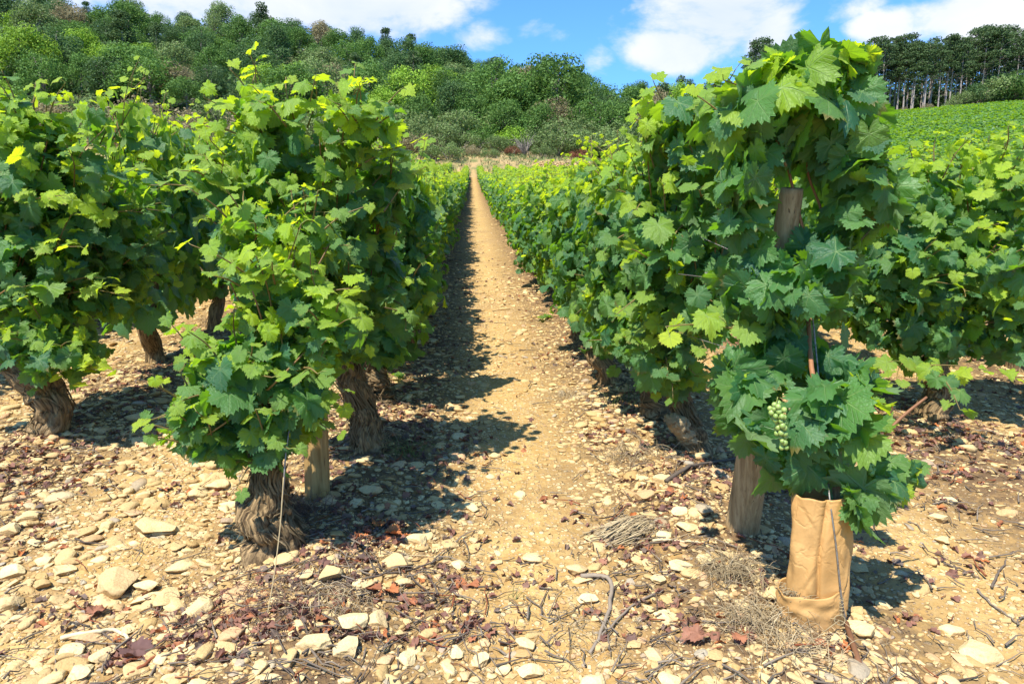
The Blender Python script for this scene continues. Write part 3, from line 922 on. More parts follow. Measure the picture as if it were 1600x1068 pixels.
# --- vine with the shaggy bulbous trunk (front, upright post's row)
rng = np.random.default_rng(101)
b1_ = gnd(432, 872); Y1 = b1_[1]
TR = [up(b1_, .00, 0, -.05), up(b1_, -.005, 0, .05), at(412, 800, Y1), at(420, 765, Y1), at(414, 720, Y1), at(405, 660, Y1), at(420, 600, Y1)]
vine_a = hero("low bushy vine on a shaggy bulbous trunk in front of the upright post", b1_, TR, [.095, .074, .064, .046, .036, .030, .022],
     [B(380, 590, 72, 76, Y1, .14), B(322, 635, 50, 55, Y1, .12), B(458, 625, 58, 62, Y1), B(430, 455, 85, 75, Y1, .14), B(520, 515, 60, 62, Y1, .12),
      B(345, 690, 62, 40, Y1, .12), B(480, 560, 70, 60, Y1, .13), B(420, 530, 80, 60, Y1, .14), B(425, 690, 48, 42, Y1-.03, .12), B(400, 370, 60, 50, Y1+.1, .12), B(470, 380, 60, 50, Y1+.1, .12)], .047, .46, rng,
     shoots=[(at(360, 600, Y1), at(262, 500, Y1-.05), dict(y0=.2, y1=.6)), (at(330, 640, Y1), at(238, 655, Y1-.03), dict(y0=.1, y1=.8)),
             (at(400, 440, Y1), at(298, 382, Y1-.08), dict(y0=.75, y1=1, s0=.05)), (at(430, 460, Y1), at(470, 350, Y1-.06), dict(y0=.5, y1=1)),
             (at(470, 470, Y1), at(560, 450, Y1-.05), dict(y0=.6, y1=1)), (at(450, 640, Y1), at(535, 640, Y1-.06), dict(y0=.1, y1=.9)),
             (at(430, 520, Y1), at(400, 400, Y1-.15), dict(y0=.4, y1=1)), (at(470, 560, Y1), at(540, 500, Y1-.12), dict(y0=.3, y1=.8))], strips=190, ridge=.08, seg=72)

# --- tall vine behind the upright post
rng = np.random.default_rng(102)
b2_ = gnd(578, 712); Y2 = b2_[1]; YF = 2.32
TR = [up(b2_, 0, 0, -.05), at(572, 690, Y2), at(566, 650, Y2), at(548, 600, Y2), at(536, 560, Y2), at(520, 520, Y2)]
hero("tallest vine towering over the upright post with a thick leaning dark trunk", b2_, TR, [.062, .060, .052, .048, .045, .03],
     [B(470, 225, 98, 84, YF, .17), B(565, 205, 44, 52, YF, .14), B(540, 330, 78, 100, YF+.1, .17), B(450, 320, 66, 70, YF, .14), B(588, 440, 48, 85, YF+.25, .15),
      B(530, 440, 70, 75, YF+.1, .15), B(608, 290, 34, 60, YF+.2, .14), B(400, 180, 40, 40, YF, .1), B(480, 400, 80, 60, YF), B(560, 535, 70, 45, YF+.15), B(350, 290, 42, 50, YF), B(410, 390, 60, 60, YF)], .055, .46, rng,
     shoots=[(at(425, 200, YF), at(392, 88, YF-.02), dict(y0=.4, y1=1, s0=.052)), (at(420, 220, YF), at(318, 152, YF-.1), dict(y0=.5, y1=1)), (at(410, 230, YF), at(305, 190, YF-.05), dict(y0=.6, y1=1)),
             (at(480, 200, YF), at(492, 118, YF-.05), dict(y0=.5, y1=1)), (at(540, 180, YF), at(570, 120, YF), dict(y0=.6, y1=1)), (at(580, 200, YF), at(625, 140, YF-.05), dict(y0=.5, y1=1)),
             (at(560, 260, YF), at(640, 225, YF), dict(y0=.4, y1=1)), (at(600, 330, YF), at(665, 260, YF+.2), dict(y0=.4, y1=1)), (at(390, 270, YF), at(325, 215, YF-.05), dict(y0=.5, y1=1)),
             (at(600, 480, YF), at(655, 500, YF+.1), dict(y0=.2, y1=.8))], strips=140, ridge=.12)

# --- third vine, its trunk just behind
rng = np.random.default_rng(103)
b3_ = gnd(598, 642); Y3 = b3_[1]
TR = [up(b3_, 0, 0, -.05), at(600, 620, Y3), at(592, 590, Y3), at(575, 565, Y3), at(600, 520, Y3)]
hero("vine with a dark forked trunk close behind the tallest vine", b3_, TR, [.055, .055, .05, .045, .03],
     [B(632, 330, 46, 82, Y3, .18), B(628, 450, 46, 75, Y3, .18), B(600, 400, 60, 100, Y3, .2), B(600, 535, 60, 45, Y3+.05, .15)], .053, .42, rng,
     shoots=[(at(650, 300, Y3), at(668, 232, Y3), dict(y0=.5, y1=1)), (at(640, 460, Y3), at(690, 470, Y3), dict()), (at(630, 520, Y3), at(672, 515, Y3), dict(y0=0, y1=.4))], strips=40, ridge=.2)

# --- front vine of the next row (dark trunk at the photo's edge)
rng = np.random.default_rng(104)
b4_ = gnd(66, 690); Y4 = b4_[1]
TR = [up(b4_, 0, 0, -.05), at(72, 672, Y4), at(80, 640, Y4), at(60, 610, Y4), at(25, 585, Y4), at(-10, 560, Y4)]
hero("vine on a thick crooked dark trunk in the row beyond the upright post", b4_, TR, [.072, .060, .066, .070, .055, .04],
     [B(40, 270, 92, 105, Y4, .24), B(120, 330, 92, 110, Y4+.1, .24), B(45, 430, 105, 105, Y4, .24), B(165, 420, 85, 90, Y4+.25, .2), B(75, 530, 72, 48, Y4-.05, .16),
      B(200, 350, 42, 85, Y4+.4, .18), B(-40, 400, 80, 190, Y4, .2), B(55, 205, 55, 45, Y4, .15), B(100, 560, 50, 36, Y4-.1, .14), B(195, 445, 40, 45, Y4+.4, .16)], .054, .42, rng,
     shoots=[(at(60, 220, Y4), at(72, 143, Y4-.05), dict(y0=.5, y1=1)), (at(20, 230, Y4), at(12, 148, Y4-.05), dict(y0=.5, y1=1)), (at(110, 270, Y4), at(160, 205, Y4), dict(y0=.5, y1=1)),
             (at(60, 560, Y4), at(150, 578, Y4-.2), dict(y0=.6, y1=1, s0=.045)), (at(100, 460, Y4), at(195, 462, Y4-.15), dict(y0=.3, y1=1)), (at(60, 410, Y4), at(120, 385, Y4-.25), dict(y0=.6, y1=1)),
             (at(20, 340, Y4), at(100, 305, Y4-.28), dict(y0=.6, y1=1)), (at(60, 560, Y4), at(110, 600, Y4-.2), dict(y0=.5, y1=.9)), (at(180, 330, Y4+.3), at(235, 235, Y4+.3), dict(y0=.5, y1=1))], strips=70, ridge=.13)

# --- sleeved young vine in front of the leaning post
rng = np.random.default_rng(105)
b5_ = gnd(1272, 978); Y5 = b5_[1]; YS = 1.74
TR = [up(b5_, 0, 0, -.02), up(b5_, .01, .0, .12), at(1306, 780, Y5), at(1309, 700, Y5), at(1300, 665, Y5)]
tS = dict(s0=.075, s1=.05, step=.085)
hero("large-leaved young vine rising out of the brown sleeve beside green grapes", b5_, TR, [.016, .014, .011, .010, .008],
     [B(1250, 150, 82, 62, YS, .15), B(1322, 135, 38, 45, YS, .11), B(1180, 190, 60, 72, YS, .14), B(1325, 240, 48, 70, YS, .12), B(1268, 225, 60, 46, YS, .12),
      B(1165, 290, 52, 55, YS, .1), B(1340, 330, 46, 65, YS, .10), B(1165, 360, 38, 60, YS, .08), B(1165, 470, 46, 58, YS, .10), B(1228, 460, 56, 60, YS-.05, .10), B(1290, 430, 45, 60, YS, .1),
      B(1210, 540, 50, 50, YS, .09), B(1150, 620, 42, 52, YS, .09), B(1200, 620, 42, 50, YS-.02, .07), B(1195, 700, 48, 50, Y5+.06, .08), B(1245, 715, 54, 50, Y5+.05, .08), B(1310, 640, 60, 38, Y5-.02, .06), B(1280, 690, 40, 50, Y5-.02, .05),
      B(1250, 390, 40, 36, YS+.05, .08), B(1280, 560, 46, 60, YS+.05, .08), B(1340, 600, 40, 30, YS, .08),
      B(1345, 655, 52, 24, Y5-.03, .04), B(1403, 748, 30, 44, Y5-.03, .035), B(1338, 790, 16, 26, Y5-.05, .02)],
       .066, .28, rng, k=3.1, auto=0, inner=0, clear=(1206, 1262, 286, 352),
     shoots=[(at(1200, 170, YS), at(1130, 125, YS-.03), dict(y0=.5, y1=1, s0=.055)), (at(1150, 200, YS), at(1090, 150, YS), dict(y0=.6, y1=1, s0=.05)), (at(1280, 140, YS), at(1290, 100, YS), dict(y0=.3, y1=.9, s0=.05)),
             (at(1240, 130, YS), at(1205, 88, YS), dict(y0=.4, y1=1, s0=.05)), (at(1310, 760, Y5), at(1420, 735, Y5-.03), dict(y0=.05, y1=.1, **tS)), (at(1306, 760, Y5), at(1345, 800, Y5-.05), dict(y0=.05, y1=.05, s0=.055, s1=.05, step=.09)),
             (at(1170, 520, YS), at(1040, 510, YS-.05), dict(y0=.4, y1=1, s0=.06, s1=.04)), (at(1310, 690, Y5), at(1375, 680, Y5-.03), dict(y0=.1, y1=.3, **tS)), (at(1330, 300, YS), at(1385, 240, YS), dict(y0=.1, y1=.4, s0=.06)),
             (at(1340, 380, YS), at(1400, 330, YS), dict(y0=.3, y1=.6, s0=.05))],
     strips=0, ridge=.04, seg=12,
     canes=[([at(1306, 780, Y5), at(1309, 700, Y5), at(1272, 600, Y5+.06), at(1262, 480, YS+.06), at(1258, 380, YS+.04), at(1240, 300, YS+.04), at(1215, 190, YS+.04)], np.linspace(.0080, .0030, 20), (0, 0, .75, 0)),
            ([at(1308, 765, Y5), at(1350, 722, Y5), at(1400, 660, Y5+.02), at(1448, 620, Y5+.03)], np.linspace(.0062, .003, 20), (0, 0, .3, 0)),
            ([at(1350, 722, Y5), at(1385, 700, Y5), at(1432, 712, Y5)], np.linspace(.003, .0015, 20), (0, 0, .2, 0)),
            ([at(1270, 420, YS+.05), at(1285, 340, YS+.05), at(1262, 250, YS+.05), at(1320, 150, YS+.05)], np.linspace(.0042, .0022, 20), (0, 0, .5, 0)),
            ([at(1228, 260, YS), at(1195, 170, YS), at(1170, 130, YS)], np.linspace(.004, .002, 20), (.2, 0, .1, 0))])
tag_v5 = [o for o in COL.objects if o.name.startswith('grapevine')][-1]


def grape_bunch(px0, py0, px1, py1, Y, n, rad, parent, base):
    o = bpy.data.objects.new("grape_bunch", None); COL.objects.link(o); o.parent = parent
    rng = np.random.default_rng(int(px0))
    top = at(px0, py0, Y)-base; bot = at(px1, py1, Y)-base; o.location = tuple(top)
    V, F = ICO[3]; me = None
    pts = []
    for _ in range(4000):
        t = rng.random(); c = (bot-top)*t; rr_ = rad*(2.9-1.9*t)
        p = c+norm(rng.normal(size=3))*rr_*rng.uniform(.2, 1)
        if all(np.linalg.norm(p-q) > rad*1.55 for q in pts): pts.append(p)
        if len(pts) >= n: break
    for i, p in enumerate(pts):
        if me is None:
            q = mk("grape", V*rad*np.array([1, 1, 1.08]), F, M_GRAPE, o, tint=np.zeros((len(V), 4)), smooth=True); me = q.data
        else:
            q = bpy.data.objects.new("grape", me); COL.objects.link(q); q.parent = o
        q.location = tuple(p); q.scale = (rng.uniform(.78, 1.12),)*3
    cb = Buf(); tube(cb, spline([np.array([0, 0, .03]), (0, 0, 0), bot-top], 8), .0016, 5, (.8, 0, 0, 0)); cb.make("stalk", M_CANE, o)


grape_bunch(1214, 640, 1226, 700, Y5-.06, 40, .0062, tag_v5, np.array(tag_v5.location))
grape_bunch(1358, 718, 1366, 742, Y5-.02, 9, .0075, tag_v5, np.array(tag_v5.location))

# --- knobbly vine behind the leaning post
rng = np.random.default_rng(106)
b6_ = gnd(1082, 712); Y6 = b6_[1]
TR = [up(b6_, .0, 0, -.05), at(1086, 700, Y6), at(1076, 670, Y6), at(1066, 635, Y6+.03), at(1052, 600, Y6+.06), at(1055, 560, Y6+.1)]
KN = [at(1082, 690, Y6), at(1066, 668, Y6-.05), at(1050, 655, Y6-.09)]
hero("vine with a pale sawn knob on its swollen stump behind the leaning post", b6_, TR, [.062, .056, .050, .040, .034, .026],
     [B(1095, 190, 78, 62, Y6-.3, .2), B(1050, 225, 62, 62, Y6-.2, .2), B(1100, 300, 85, 85, Y6-.3, .2), B(1020, 320, 60, 80, Y6, .2), B(1050, 420, 82, 90, Y6-.2, .2),
      B(1105, 470, 60, 80, Y6-.3, .16), B(1040, 520, 66, 72, Y6-.1, .17), B(1060, 585, 55, 38, Y6, .13)], .056, .38, rng,
     shoots=[(at(1060, 190, Y6-.3), at(1020, 125, Y6-.3), dict(y0=.5, y1=1)), (at(1090, 170, Y6-.3), at(1120, 115, Y6-.3), dict(y0=.5, y1=1)), (at(1040, 240, Y6-.2), at(1003, 150, Y6-.2), dict(y0=.6, y1=1)),
             (at(1080, 500, Y6-.3), at(1110, 560, Y6-.5), dict(y0=.1, y1=.6)), (at(1010, 290, Y6), at(985, 225, Y6), dict(y0=.6, y1=1))], strips=110, ridge=.2, seg=48, arms=[(KN, [.036, .036, .024], .6)])
rng = np.random.default_rng(107)
b7_ = gnd(1028, 664); Y7 = b7_[1]
TR = [up(b7_, 0, 0, -.05), at(1030, 650, Y7), at(1020, 620, Y7), at(1024, 590, Y7), at(1010, 550, Y7)]
hero("vine on a straight dark trunk next to the knobbly stump", b7_, TR, [.055, .055, .050, .045, .03],
     [B(975, 330, 58, 85, Y7+.1, .2), B(990, 430, 62, 95, Y7+.1, .2), B(1000, 530, 60, 62, Y7, .18), B(1040, 380, 50, 100, Y7, .18), B(955, 440, 40, 80, Y7+.3, .18)], .056, .36, rng,
     shoots=[(at(970, 300, Y7), at(950, 225, Y7), dict(y0=.6, y1=1)), (at(990, 300, Y7), at(1000, 235, Y7), dict(y0=.6, y1=1))], strips=30, ridge=.18)

# --- front vine of the row beyond the leaning post
rng = np.random.default_rng(108)
b8_ = gnd(1452, 662); Y8 = b8_[1]
TR = [up(b8_, 0, 0, -.05), at(1450, 640, Y8), at(1462, 610, Y8), at(1455, 570, Y8), at(1470, 520, Y8)]
hero("dense vine at the head of the row beyond the leaning post", b8_, TR, [.060, .055, .050, .045, .03],
     [B(1435, 320, 72, 85, Y8, .24), B(1540, 300, 78, 80, Y8, .24), B(1400, 430, 70, 85, Y8, .24), B(1500, 430, 90, 85, Y8-.05, .24), B(1600, 380, 90, 140, Y8, .24), B(1440, 520, 80, 62, Y8, .2),
      B(1560, 500, 80, 72, Y8, .22), B(1350, 480, 38, 60, Y8+.2, .16)], .053, .38, rng,
     shoots=[(at(1460, 260, Y8), at(1462, 215, Y8), dict(y0=.6, y1=1)), (at(1560, 250, Y8), at(1575, 198, Y8), dict(y0=.6, y1=1)), (at(1500, 280, Y8), at(1515, 225, Y8), dict(y0=.6, y1=1)),
             (at(1440, 570, Y8-.2), at(1590, 590, Y8-.45), dict(y0=.5, y1=1, s0=.06, s1=.03)), (at(1460, 580, Y8-.3), at(1500, 640, Y8-.5), dict(y0=.1, y1=.4, s0=.055)), (at(1600, 240, Y8), at(1598, 196, Y8), dict(y0=.6, y1=1)),
             (at(1480, 380, Y8), at(1560, 350, Y8-.3), dict(y0=.5, y1=1)), (at(1420, 560, Y8-.1), at(1400, 600, Y8-.3), dict(y0=.3, y1=.6))], strips=30, ridge=.2)

# ------------------------------------------------------------------ repeated vines along the rows
def proto_vine(seed, lod, size, k, young):
    rng = np.random.default_rng(seed)
    t = thing("grapevine", "x", "grapevine", (0, 0, -500), VG)
    tb = Buf(); x = rng.uniform(-.03, .03)
    gnarled(tb, [(0, 0, -.06), (x, .03, .06), (x*2.5+.02, -.06, .15), (-x-.02, -.12, .23), (.01, -.05, .32), (0, .06, .44)], [.062, .052, .040, .046, .034, .016], rng, seg={0: 28, 1: 16, 2: 8}[lod], n={0: 30, 1: 16, 2: 8}[lod], strips={0: 24, 1: 6, 2: 0}[lod])
    tb.make("trunk", M_BARK, t, True)
    blobs = []
    for i in range(3):
        yy = -.34+.34*i+rng.uniform(-.05, .05)
        for z0, rz in ((.33, .16), (.54, .17), (.74, .18), (.90, .17)):
            blobs.append(((rng.uniform(-.05, .05), yy, z0+rng.uniform(-.04, .04)), (rng.uniform(.17, .23), .24, rz)))
    lb = canopy(rng, blobs, lod, size, k, young); cb = Buf()
    for _ in range({0: 16, 1: 14, 2: 9}[lod]):
        yy = rng.uniform(-.45, .45); a = (rng.uniform(-.1, .1), yy, .88); b = (rng.uniform(-.2, .2), yy+rng.uniform(-.1, .1), rng.uniform(1.04, 1.2))
        shoot(rng, lb, cb, a, b, lod=lod, s0=size*.75, s1=size*.35, step=.05 if lod < 2 else .08, y0=.5, y1=1)
    for _ in range(10):
        yy = rng.uniform(-.4, .4); tube(cb, spline([(0, 0, .4), (rng.uniform(-.1, .1), yy*.7, .55), (rng.uniform(-.1, .1), yy, 1.0)], 7), np.linspace(.005, .002, 7), 4, (.1, 0, .3, 0))
    lb.make("foliage", M_LEAF, t, True); cb.make("cane", M_CANE, t, True)
    return t


PROTO = {0: [proto_vine(300+i, 0, .052, 1.45, .40) for i in range(3)], 1: [proto_vine(320+i, 1, .054, 1.4, .42) for i in range(5)], 2: [proto_vine(340+i, 2, .070, 1.25, .46) for i in range(5)]}


def copy_tree(o, loc, rz, sc):
    r = o.copy(); COL.objects.link(r); r.location = loc; r.rotation_euler = (0, 0, rz); r.scale = sc
    for ch in o.children:
        c = ch.copy(); COL.objects.link(c); c.parent = r
    return r


ORD = ["first", "second", "third", "fourth", "fifth", "sixth", "seventh", "eighth", "ninth", "tenth", "eleventh", "twelfth", "thirteenth", "fourteenth", "fifteenth", "sixteenth", "seventeenth", "eighteenth", "nineteenth"]
TEN = ["", "", "twenty", "thirty", "forty", "fifty", "sixty", "seventy", "eighty", "ninety"]
TENTH = ["", "", "twentieth", "thirtieth", "fortieth", "fiftieth", "sixtieth", "seventieth", "eightieth", "ninetieth"]


def ordinal(n):
    if n < 20: return ORD[n-1]
    return (TENTH[n//10] if n % 10 == 0 else TEN[n//10]+"-"+ORD[n % 10-1]) if n < 100 else "hundred-and-"+ordinal(n-100)


def hfac(y):
    return float(np.interp(y, [2, 3.5, 4.6, 7, 60], [1.16, 1.10, 1.02, .93, .90]))


# row: name for labels, x at near and far, first y, count of individuals, first ordinal, height factor
rows = [
 ("on the upright post's side of the path", lambda y: -.44-.02*min(y, 6)/6, 3.95, 62, 4, 1.0),
 ("on the leaning post's side of the path", lambda y: .74-.06*min(max(y-3, 0)/3, 1), 3.55, 62, 4, 1.0),
 ("in the row behind the upright post's row", lambda y: -1.80, 3.95, 60, 2, 1.28),
 ("in the row behind the leaning post's row", lambda y: 1.95, 3.95, 60, 2, 1.02),
 ("in the second row behind the upright post's row", lambda y: -2.95, 3.6, 26, 1, 1.10),
 ("in the second row behind the leaning post's row", lambda y: 3.1, 3.6, 26, 1, 1.04),
]
rv = random.Random(5); last_y = {}
for ri, (where, fx, y0, cnt, first, hf) in enumerate(rows):
    y = y0; q = 0
    while q < cnt and y < 61.5:
        lod = 0 if y < 4.6 and ri < 2 else (1 if y < 13 else 2)
        x = fx(y)+rv.uniform(-.03, .03); h = hfac(y)*hf*rv.uniform(.95, 1.05)
        pr = rv.choice(PROTO[lod])
        rz = rv.choice([0, math.pi])+rv.uniform(-.12, .12)
        # the camera's side of these rows: their heads start farther up the slope
        c = copy_tree(pr, (x, y, float(terr(x, y))+.02), rz, (rv.uniform(.9, 1.08), 1.02, h))
        look = "taller" if h > hfac(y)*hf*1.02 else ("shorter" if h < hfac(y)*hf*.98 else "leafy")
        c['label'] = f"{look} green vine, {ordinal(q+first)} up the slope {where}"
        y += .92; q += 1
    last_y[ri] = y
for l in PROTO:
    for t in PROTO[l]:
        for ch in list(t.children): bpy.data.objects.remove(ch)
        bpy.data.objects.remove(t)

# vines past the ones above, standing as one field of green behind them
def vine_field(name, strips, rng, size, k, hgt, label, step=1.0, wid=.2, yg=1.0):
    buf = Buf()
    P = []; O = []
    for (x0, y0, x1, y1) in strips:
        L = math.hypot(x1-x0, y1-y0); n = int(L*(2*hgt*.75+2*wid)*k/(1.6*size*size))
        t = rng.random(n); a = rng.uniform(-.25, 3.39, n)
        xx = x0+(x1-x0)*t; yy = y0+(y1-y0)*t; dx, dy = (y1-y0)/L, -(x1-x0)/L
        o = np.cos(a)*wid*(1+.3*np.sin(t*L*4)); z = .62*hgt+np.sin(a)*hgt*.40*(1+.12*np.sin(t*L*5.3)+.08*rng.normal(size=n))
        px_ = xx+dx*o; py_ = yy+dy*o
        P.append(np.stack([px_, py_, terr(px_, py_)+z], -1)); O.append(np.stack([dx*np.cos(a), dy*np.cos(a), np.sin(a)], -1))
    P = np.vstack(P); O = np.vstack(O); n = len(P)
    N = norm(O*.8+np.array([0, 0, .5])+rng.normal(0, .4, (n, 3))); T = np.array([0, 0, -1.])+O*.4+rng.normal(0, .5, (n, 3))
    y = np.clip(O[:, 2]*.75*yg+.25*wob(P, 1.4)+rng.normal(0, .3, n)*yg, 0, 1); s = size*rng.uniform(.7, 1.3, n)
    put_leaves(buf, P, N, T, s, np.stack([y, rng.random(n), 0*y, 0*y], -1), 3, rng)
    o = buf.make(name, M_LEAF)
    return tag(o, label, "vine rows", kind="stuff")


rf = np.random.default_rng(77)
st = []
for i, x in enumerate([-2.95, 3.1]): st.append((x, last_y[4+i], x, 61))
for i in range(1, 12):
    st.append((-2.95-1.15*i, 3.5+1.1*i, -2.95-1.15*i, 61)); st.append((3.1+1.15*i, 3.5+1.0*i, 3.1+1.15*i, 61))
vine_field("vineyard_foliage", st, rf, .095, .62, 1.02, "green mass of further vine rows filling the field behind the counted rows")

# ------------------------------------------------------------------ posts, wires, sleeve
def post(name_label, base, top, r0, r1, mat, seed):
    rng = np.random.default_rng(seed); base = np.array(base); top = np.array(top)
    buf = Buf(); ax = norm(top-base)
    pts = [base-ax*.06]+[base+(top-base)*t for t in np.linspace(0, .985, 22)]+[top]
    n = len(pts); rd = np.r_[r0, np.linspace(r0, r1, n-2), r1*.93]
    a, b = rng.uniform(0, 6, 2)
    tube(buf, pts, rd, 28, (0, 0, 0, 0), True, lambda t, th: 1+.045*np.sin(th*2+a)+.025*np.sin(th*3+b+t*3)+.012*np.sin(th*9+t*6)+.012*np.sin(t*30+th))
    t = thing("wooden_post", name_label, "post", base)
    o = buf.make("shaft", mat, t, True, origin=base)
    return t, o


pb = gnd(497, 788)
post_l, _ = post("thick round tan upright post under the tallest vine", pb, at(488, 400, pb[1]), .043, .040, M_POST, 1)
pr_ = gnd(1160, 838)
post_r, _ = post("leaning round post with a weathered grey top beside the brown sleeve", pr_, at(1237, 294, 1.78), .049, .028, M_POSTGREY, 2)
wb = Buf()
for q in range(3): # wire wound round the leaning post
    th = np.linspace(0, 6.4, 24); c = at(1186, 577+q*3, float(pr_[1])+.0)
    tube(wb, c+np.stack([.043*np.cos(th), .043*np.sin(th), .008*np.sin(th+q)], -1), .0014, 5)
wb.make("wire_wrap", M_WIRE, post_r, True, origin=pr_)


def wire_thing(nm, lab, pts, r, cat="wire", seg=5, mat=None):
    b = Buf(); p = np.asarray(pts, float); tube(b, p, r, seg)
    o = b.make(nm, mat or M_WIRE, None, True, origin=p[0], loc=tuple(p[0])); tag(o, lab, cat, None); return o


for (lab, x, z, y0, p0) in [("thin trellis wire running low along the upright post's row", -.46, .52, 2.2, at(497, 600, pb[1])), ("thin trellis wire running high along the upright post's row", -.46, .86, 2.2, at(492, 420, pb[1])),
                       ("thin trellis wire running low along the leaning post's row", .70, .50, 2.0, at(1190, 560, 1.85)), ("thin trellis wire running high along the leaning post's row", .70, .86, 2.0, at(1218, 425, 1.83))]:
    yy = np.concatenate([np.linspace(2.5, 12, 12), np.linspace(15, 61, 16)])
    pts = [p0]+[(x, y, terr(x, y)+z*hfac(y)/1.05) for y in yy]
    wire_thing("trellis_wire", lab, pts, .0012)
# barbed knot where two wires are twisted
kb = Buf(); kc = at(1103, 433, 2.0)
tube(kb, [at(1060, 428, 2.1), kc, at(1150, 436, 1.9), at(1212, 440, 1.84)], .0013, 5)
for s_ in (-1, 1): tube(kb, [kc+np.array([-.004*s_, 0, -.022]), kc+np.array([.003*s_, -.006, 0]), kc+np.array([-.003*s_, 0, .015])], .0013, 4)
o = kb.make("twisted_wire", M_WIRE, None, True, origin=kc, loc=tuple(kc)); tag(o, "short grey twisted wire tie poking out of the leaves beside the leaning post", "wire")
# anchors
p_a = gnd(425, 985); ya = p_a[1]
wire_thing("anchor_wire", "slack grey anchor wire standing against the shaggy vine trunk", spline([at(470, 560, 1.95), at(449, 690, 1.84), at(443, 760, 1.80), at(440, 790, 1.79)], 12), .0024)
wire_thing("dry_straw", "dry straw stem hanging down the shaggy vine trunk", spline([at(443, 745, 1.80), at(438, 820, 1.74), at(428, 900, 1.66), gnd(418, 985)], 12), .0016, "plant stem", mat=M_STRAW)
stk = gnd(1345, 1066); hd_ = at(1322, 972, 1.47)
st_o = thing("iron_stake", "rusty brown stake slanting from the ground beside the sleeve", "stake", stk)
bf = Buf(); tube(bf, [stk+(stk-hd_)*.25, stk, hd_], [.0072, .0072, .0066], 8, (0, 0, 0, 0)); bf.make("rod", M_CANE, st_o, True, origin=stk)
wire_thing("anchor_wire", "pale grey tie wire slanting down the front of the brown sleeve", spline([at(1262, 420, 1.80), at(1290, 700, 1.60), at(1296, 775, 1.52), at(1306, 850, 1.49), at(1315, 935, 1.475), hd_], 24), .0022)
kb = Buf(); rng = np.random.default_rng(3)
for q in range(5):
    c = at(1315, 935+q*6, 1.472); th = np.linspace(0, 6.3, 14); tube(kb, c+np.stack([.0045*np.cos(th), .0045*np.sin(th), .0015*np.sin(th+q)], -1), .0011, 4)
th = np.linspace(0, 6.5, 20); c = at(1312, 968, 1.46); tube(kb, c+np.stack([.013*np.cos(th), .004*np.sin(th), .010*np.sin(th)], -1), .0013, 4)
tube(kb, [c, c+np.array([-.03, -.01, -.012]), c+np.array([-.05, -.01, -.03])], .0013, 4)
o = kb.make("string_knot", M_STRAW, None, True, origin=c, loc=tuple(c)); tag(o, "knotted pale string tying the wire to the rusty stake", "string")

# sleeve: creased upper tube inside a wider turned-up band
so = thing("vine_sleeve", "creased brown cardboard sleeve with a loose band round its foot", "plant sleeve", b5_)


def sleeve_part(name, z0, z1, rx, ry, cx, cyy, crease, nz, extra, mat, wob_=.0025, tilt=0.0):
    nth = 120; th = np.linspace(0, 2*np.pi, nth, endpoint=False); V = []
    rs = np.random.default_rng(int(z1*1000)); ph = rs.uniform(0, 6, 6)
    for i in range(nz):
        t = i/(nz-1); z = z0+(z1-z0)*t
        m = 1+0*th
        # the front (th = -90 deg) has a vertical fold, the sides are pressed flat
        if crease:
            g1 = np.exp(-(np.abs(th-(1.5*np.pi-.20-.10*np.sin(t*4)))/.07)**1.3)
            g2 = np.exp(-((th-(1.5*np.pi+.75))/.25)**2)
            m = m-.34*g1*(1-.3*t)+.05*g2*np.sin(t*5+1)+.05*np.exp(-((th-(1.5*np.pi-.5))/.25)**2)*np.sin(t*6)
            m = m-.10*np.exp(-((th-(1.5*np.pi+.12))/.2)**2-((t-.28)/.10)**2)+.06*np.exp(-((th-(1.5*np.pi+.3))/.2)**2-((t-.18)/.07)**2)
            m = m-.05*np.exp(-((th-(1.5*np.pi-.6))/.3)**2-((t-.55)/.12)**2)
            for (tc0, zc0, sl_, am) in ((-.5, .30, .5, .085), (.35, .45, -.35, .08), (.2, .70, .3, .06), (-.7, .80, -.3, .07), (.6, .22, .5, .09), (-.3, .10, -.2, .09), (.1, .86, .8, .05)):
                q_ = (t-zc0)-sl_*(th-(1.5*np.pi+tc0)); m = m-am*np.exp(-np.abs(q_)/.022)*np.exp(-((th-(1.5*np.pi+tc0))/.28)**2)+am*.6*np.exp(-np.abs(q_-.05)/.04)*np.exp(-((th-(1.5*np.pi+tc0))/.28)**2)
        m = m+wob_/rx*(np.sin(th*5+t*7+ph[0])+np.sin(th*9-t*11+ph[1])*.6+.6*np.sin(t*17+th*2+ph[2]))
        sx = rx*(1-.05*t); x = cx+sx*np.sign(np.cos(th))*np.abs(np.cos(th))**.85*m+tilt*t; y = cyy+ry*np.sin(th)*m
        zz = z+extra*np.sin(th+ph[3])*(t if z1 > .2 else (t))+.002*np.sin(th*6+ph[4])*t
        V.append(np.stack([x, y, zz], -1))
    V = np.array(V).reshape(-1, 3); i = np.arange(nz-1)[:, None]*nth; j = np.arange(nth)[None, :]; j2 = (j+1) % nth
    F = np.stack([i+j, i+j2, i+nth+j2, i+nth+j], -1).reshape(-1, 4)
    o = mk(name, V, F, mat, so, smooth=True)
    sd = o.modifiers.new("thick", 'SOLIDIFY'); sd.thickness = .0022; sd.offset = -1
    return o


sleeve_part("tube", .03, .318, .076, .046, .004, 0, True, 60, .004, M_SLEEVE, .0018, -.002)
sleeve_part("band", -.012, .078, .082, .064, -.012, -.004, False, 24, -.010, M_SLEEVE, .0022, -.006)
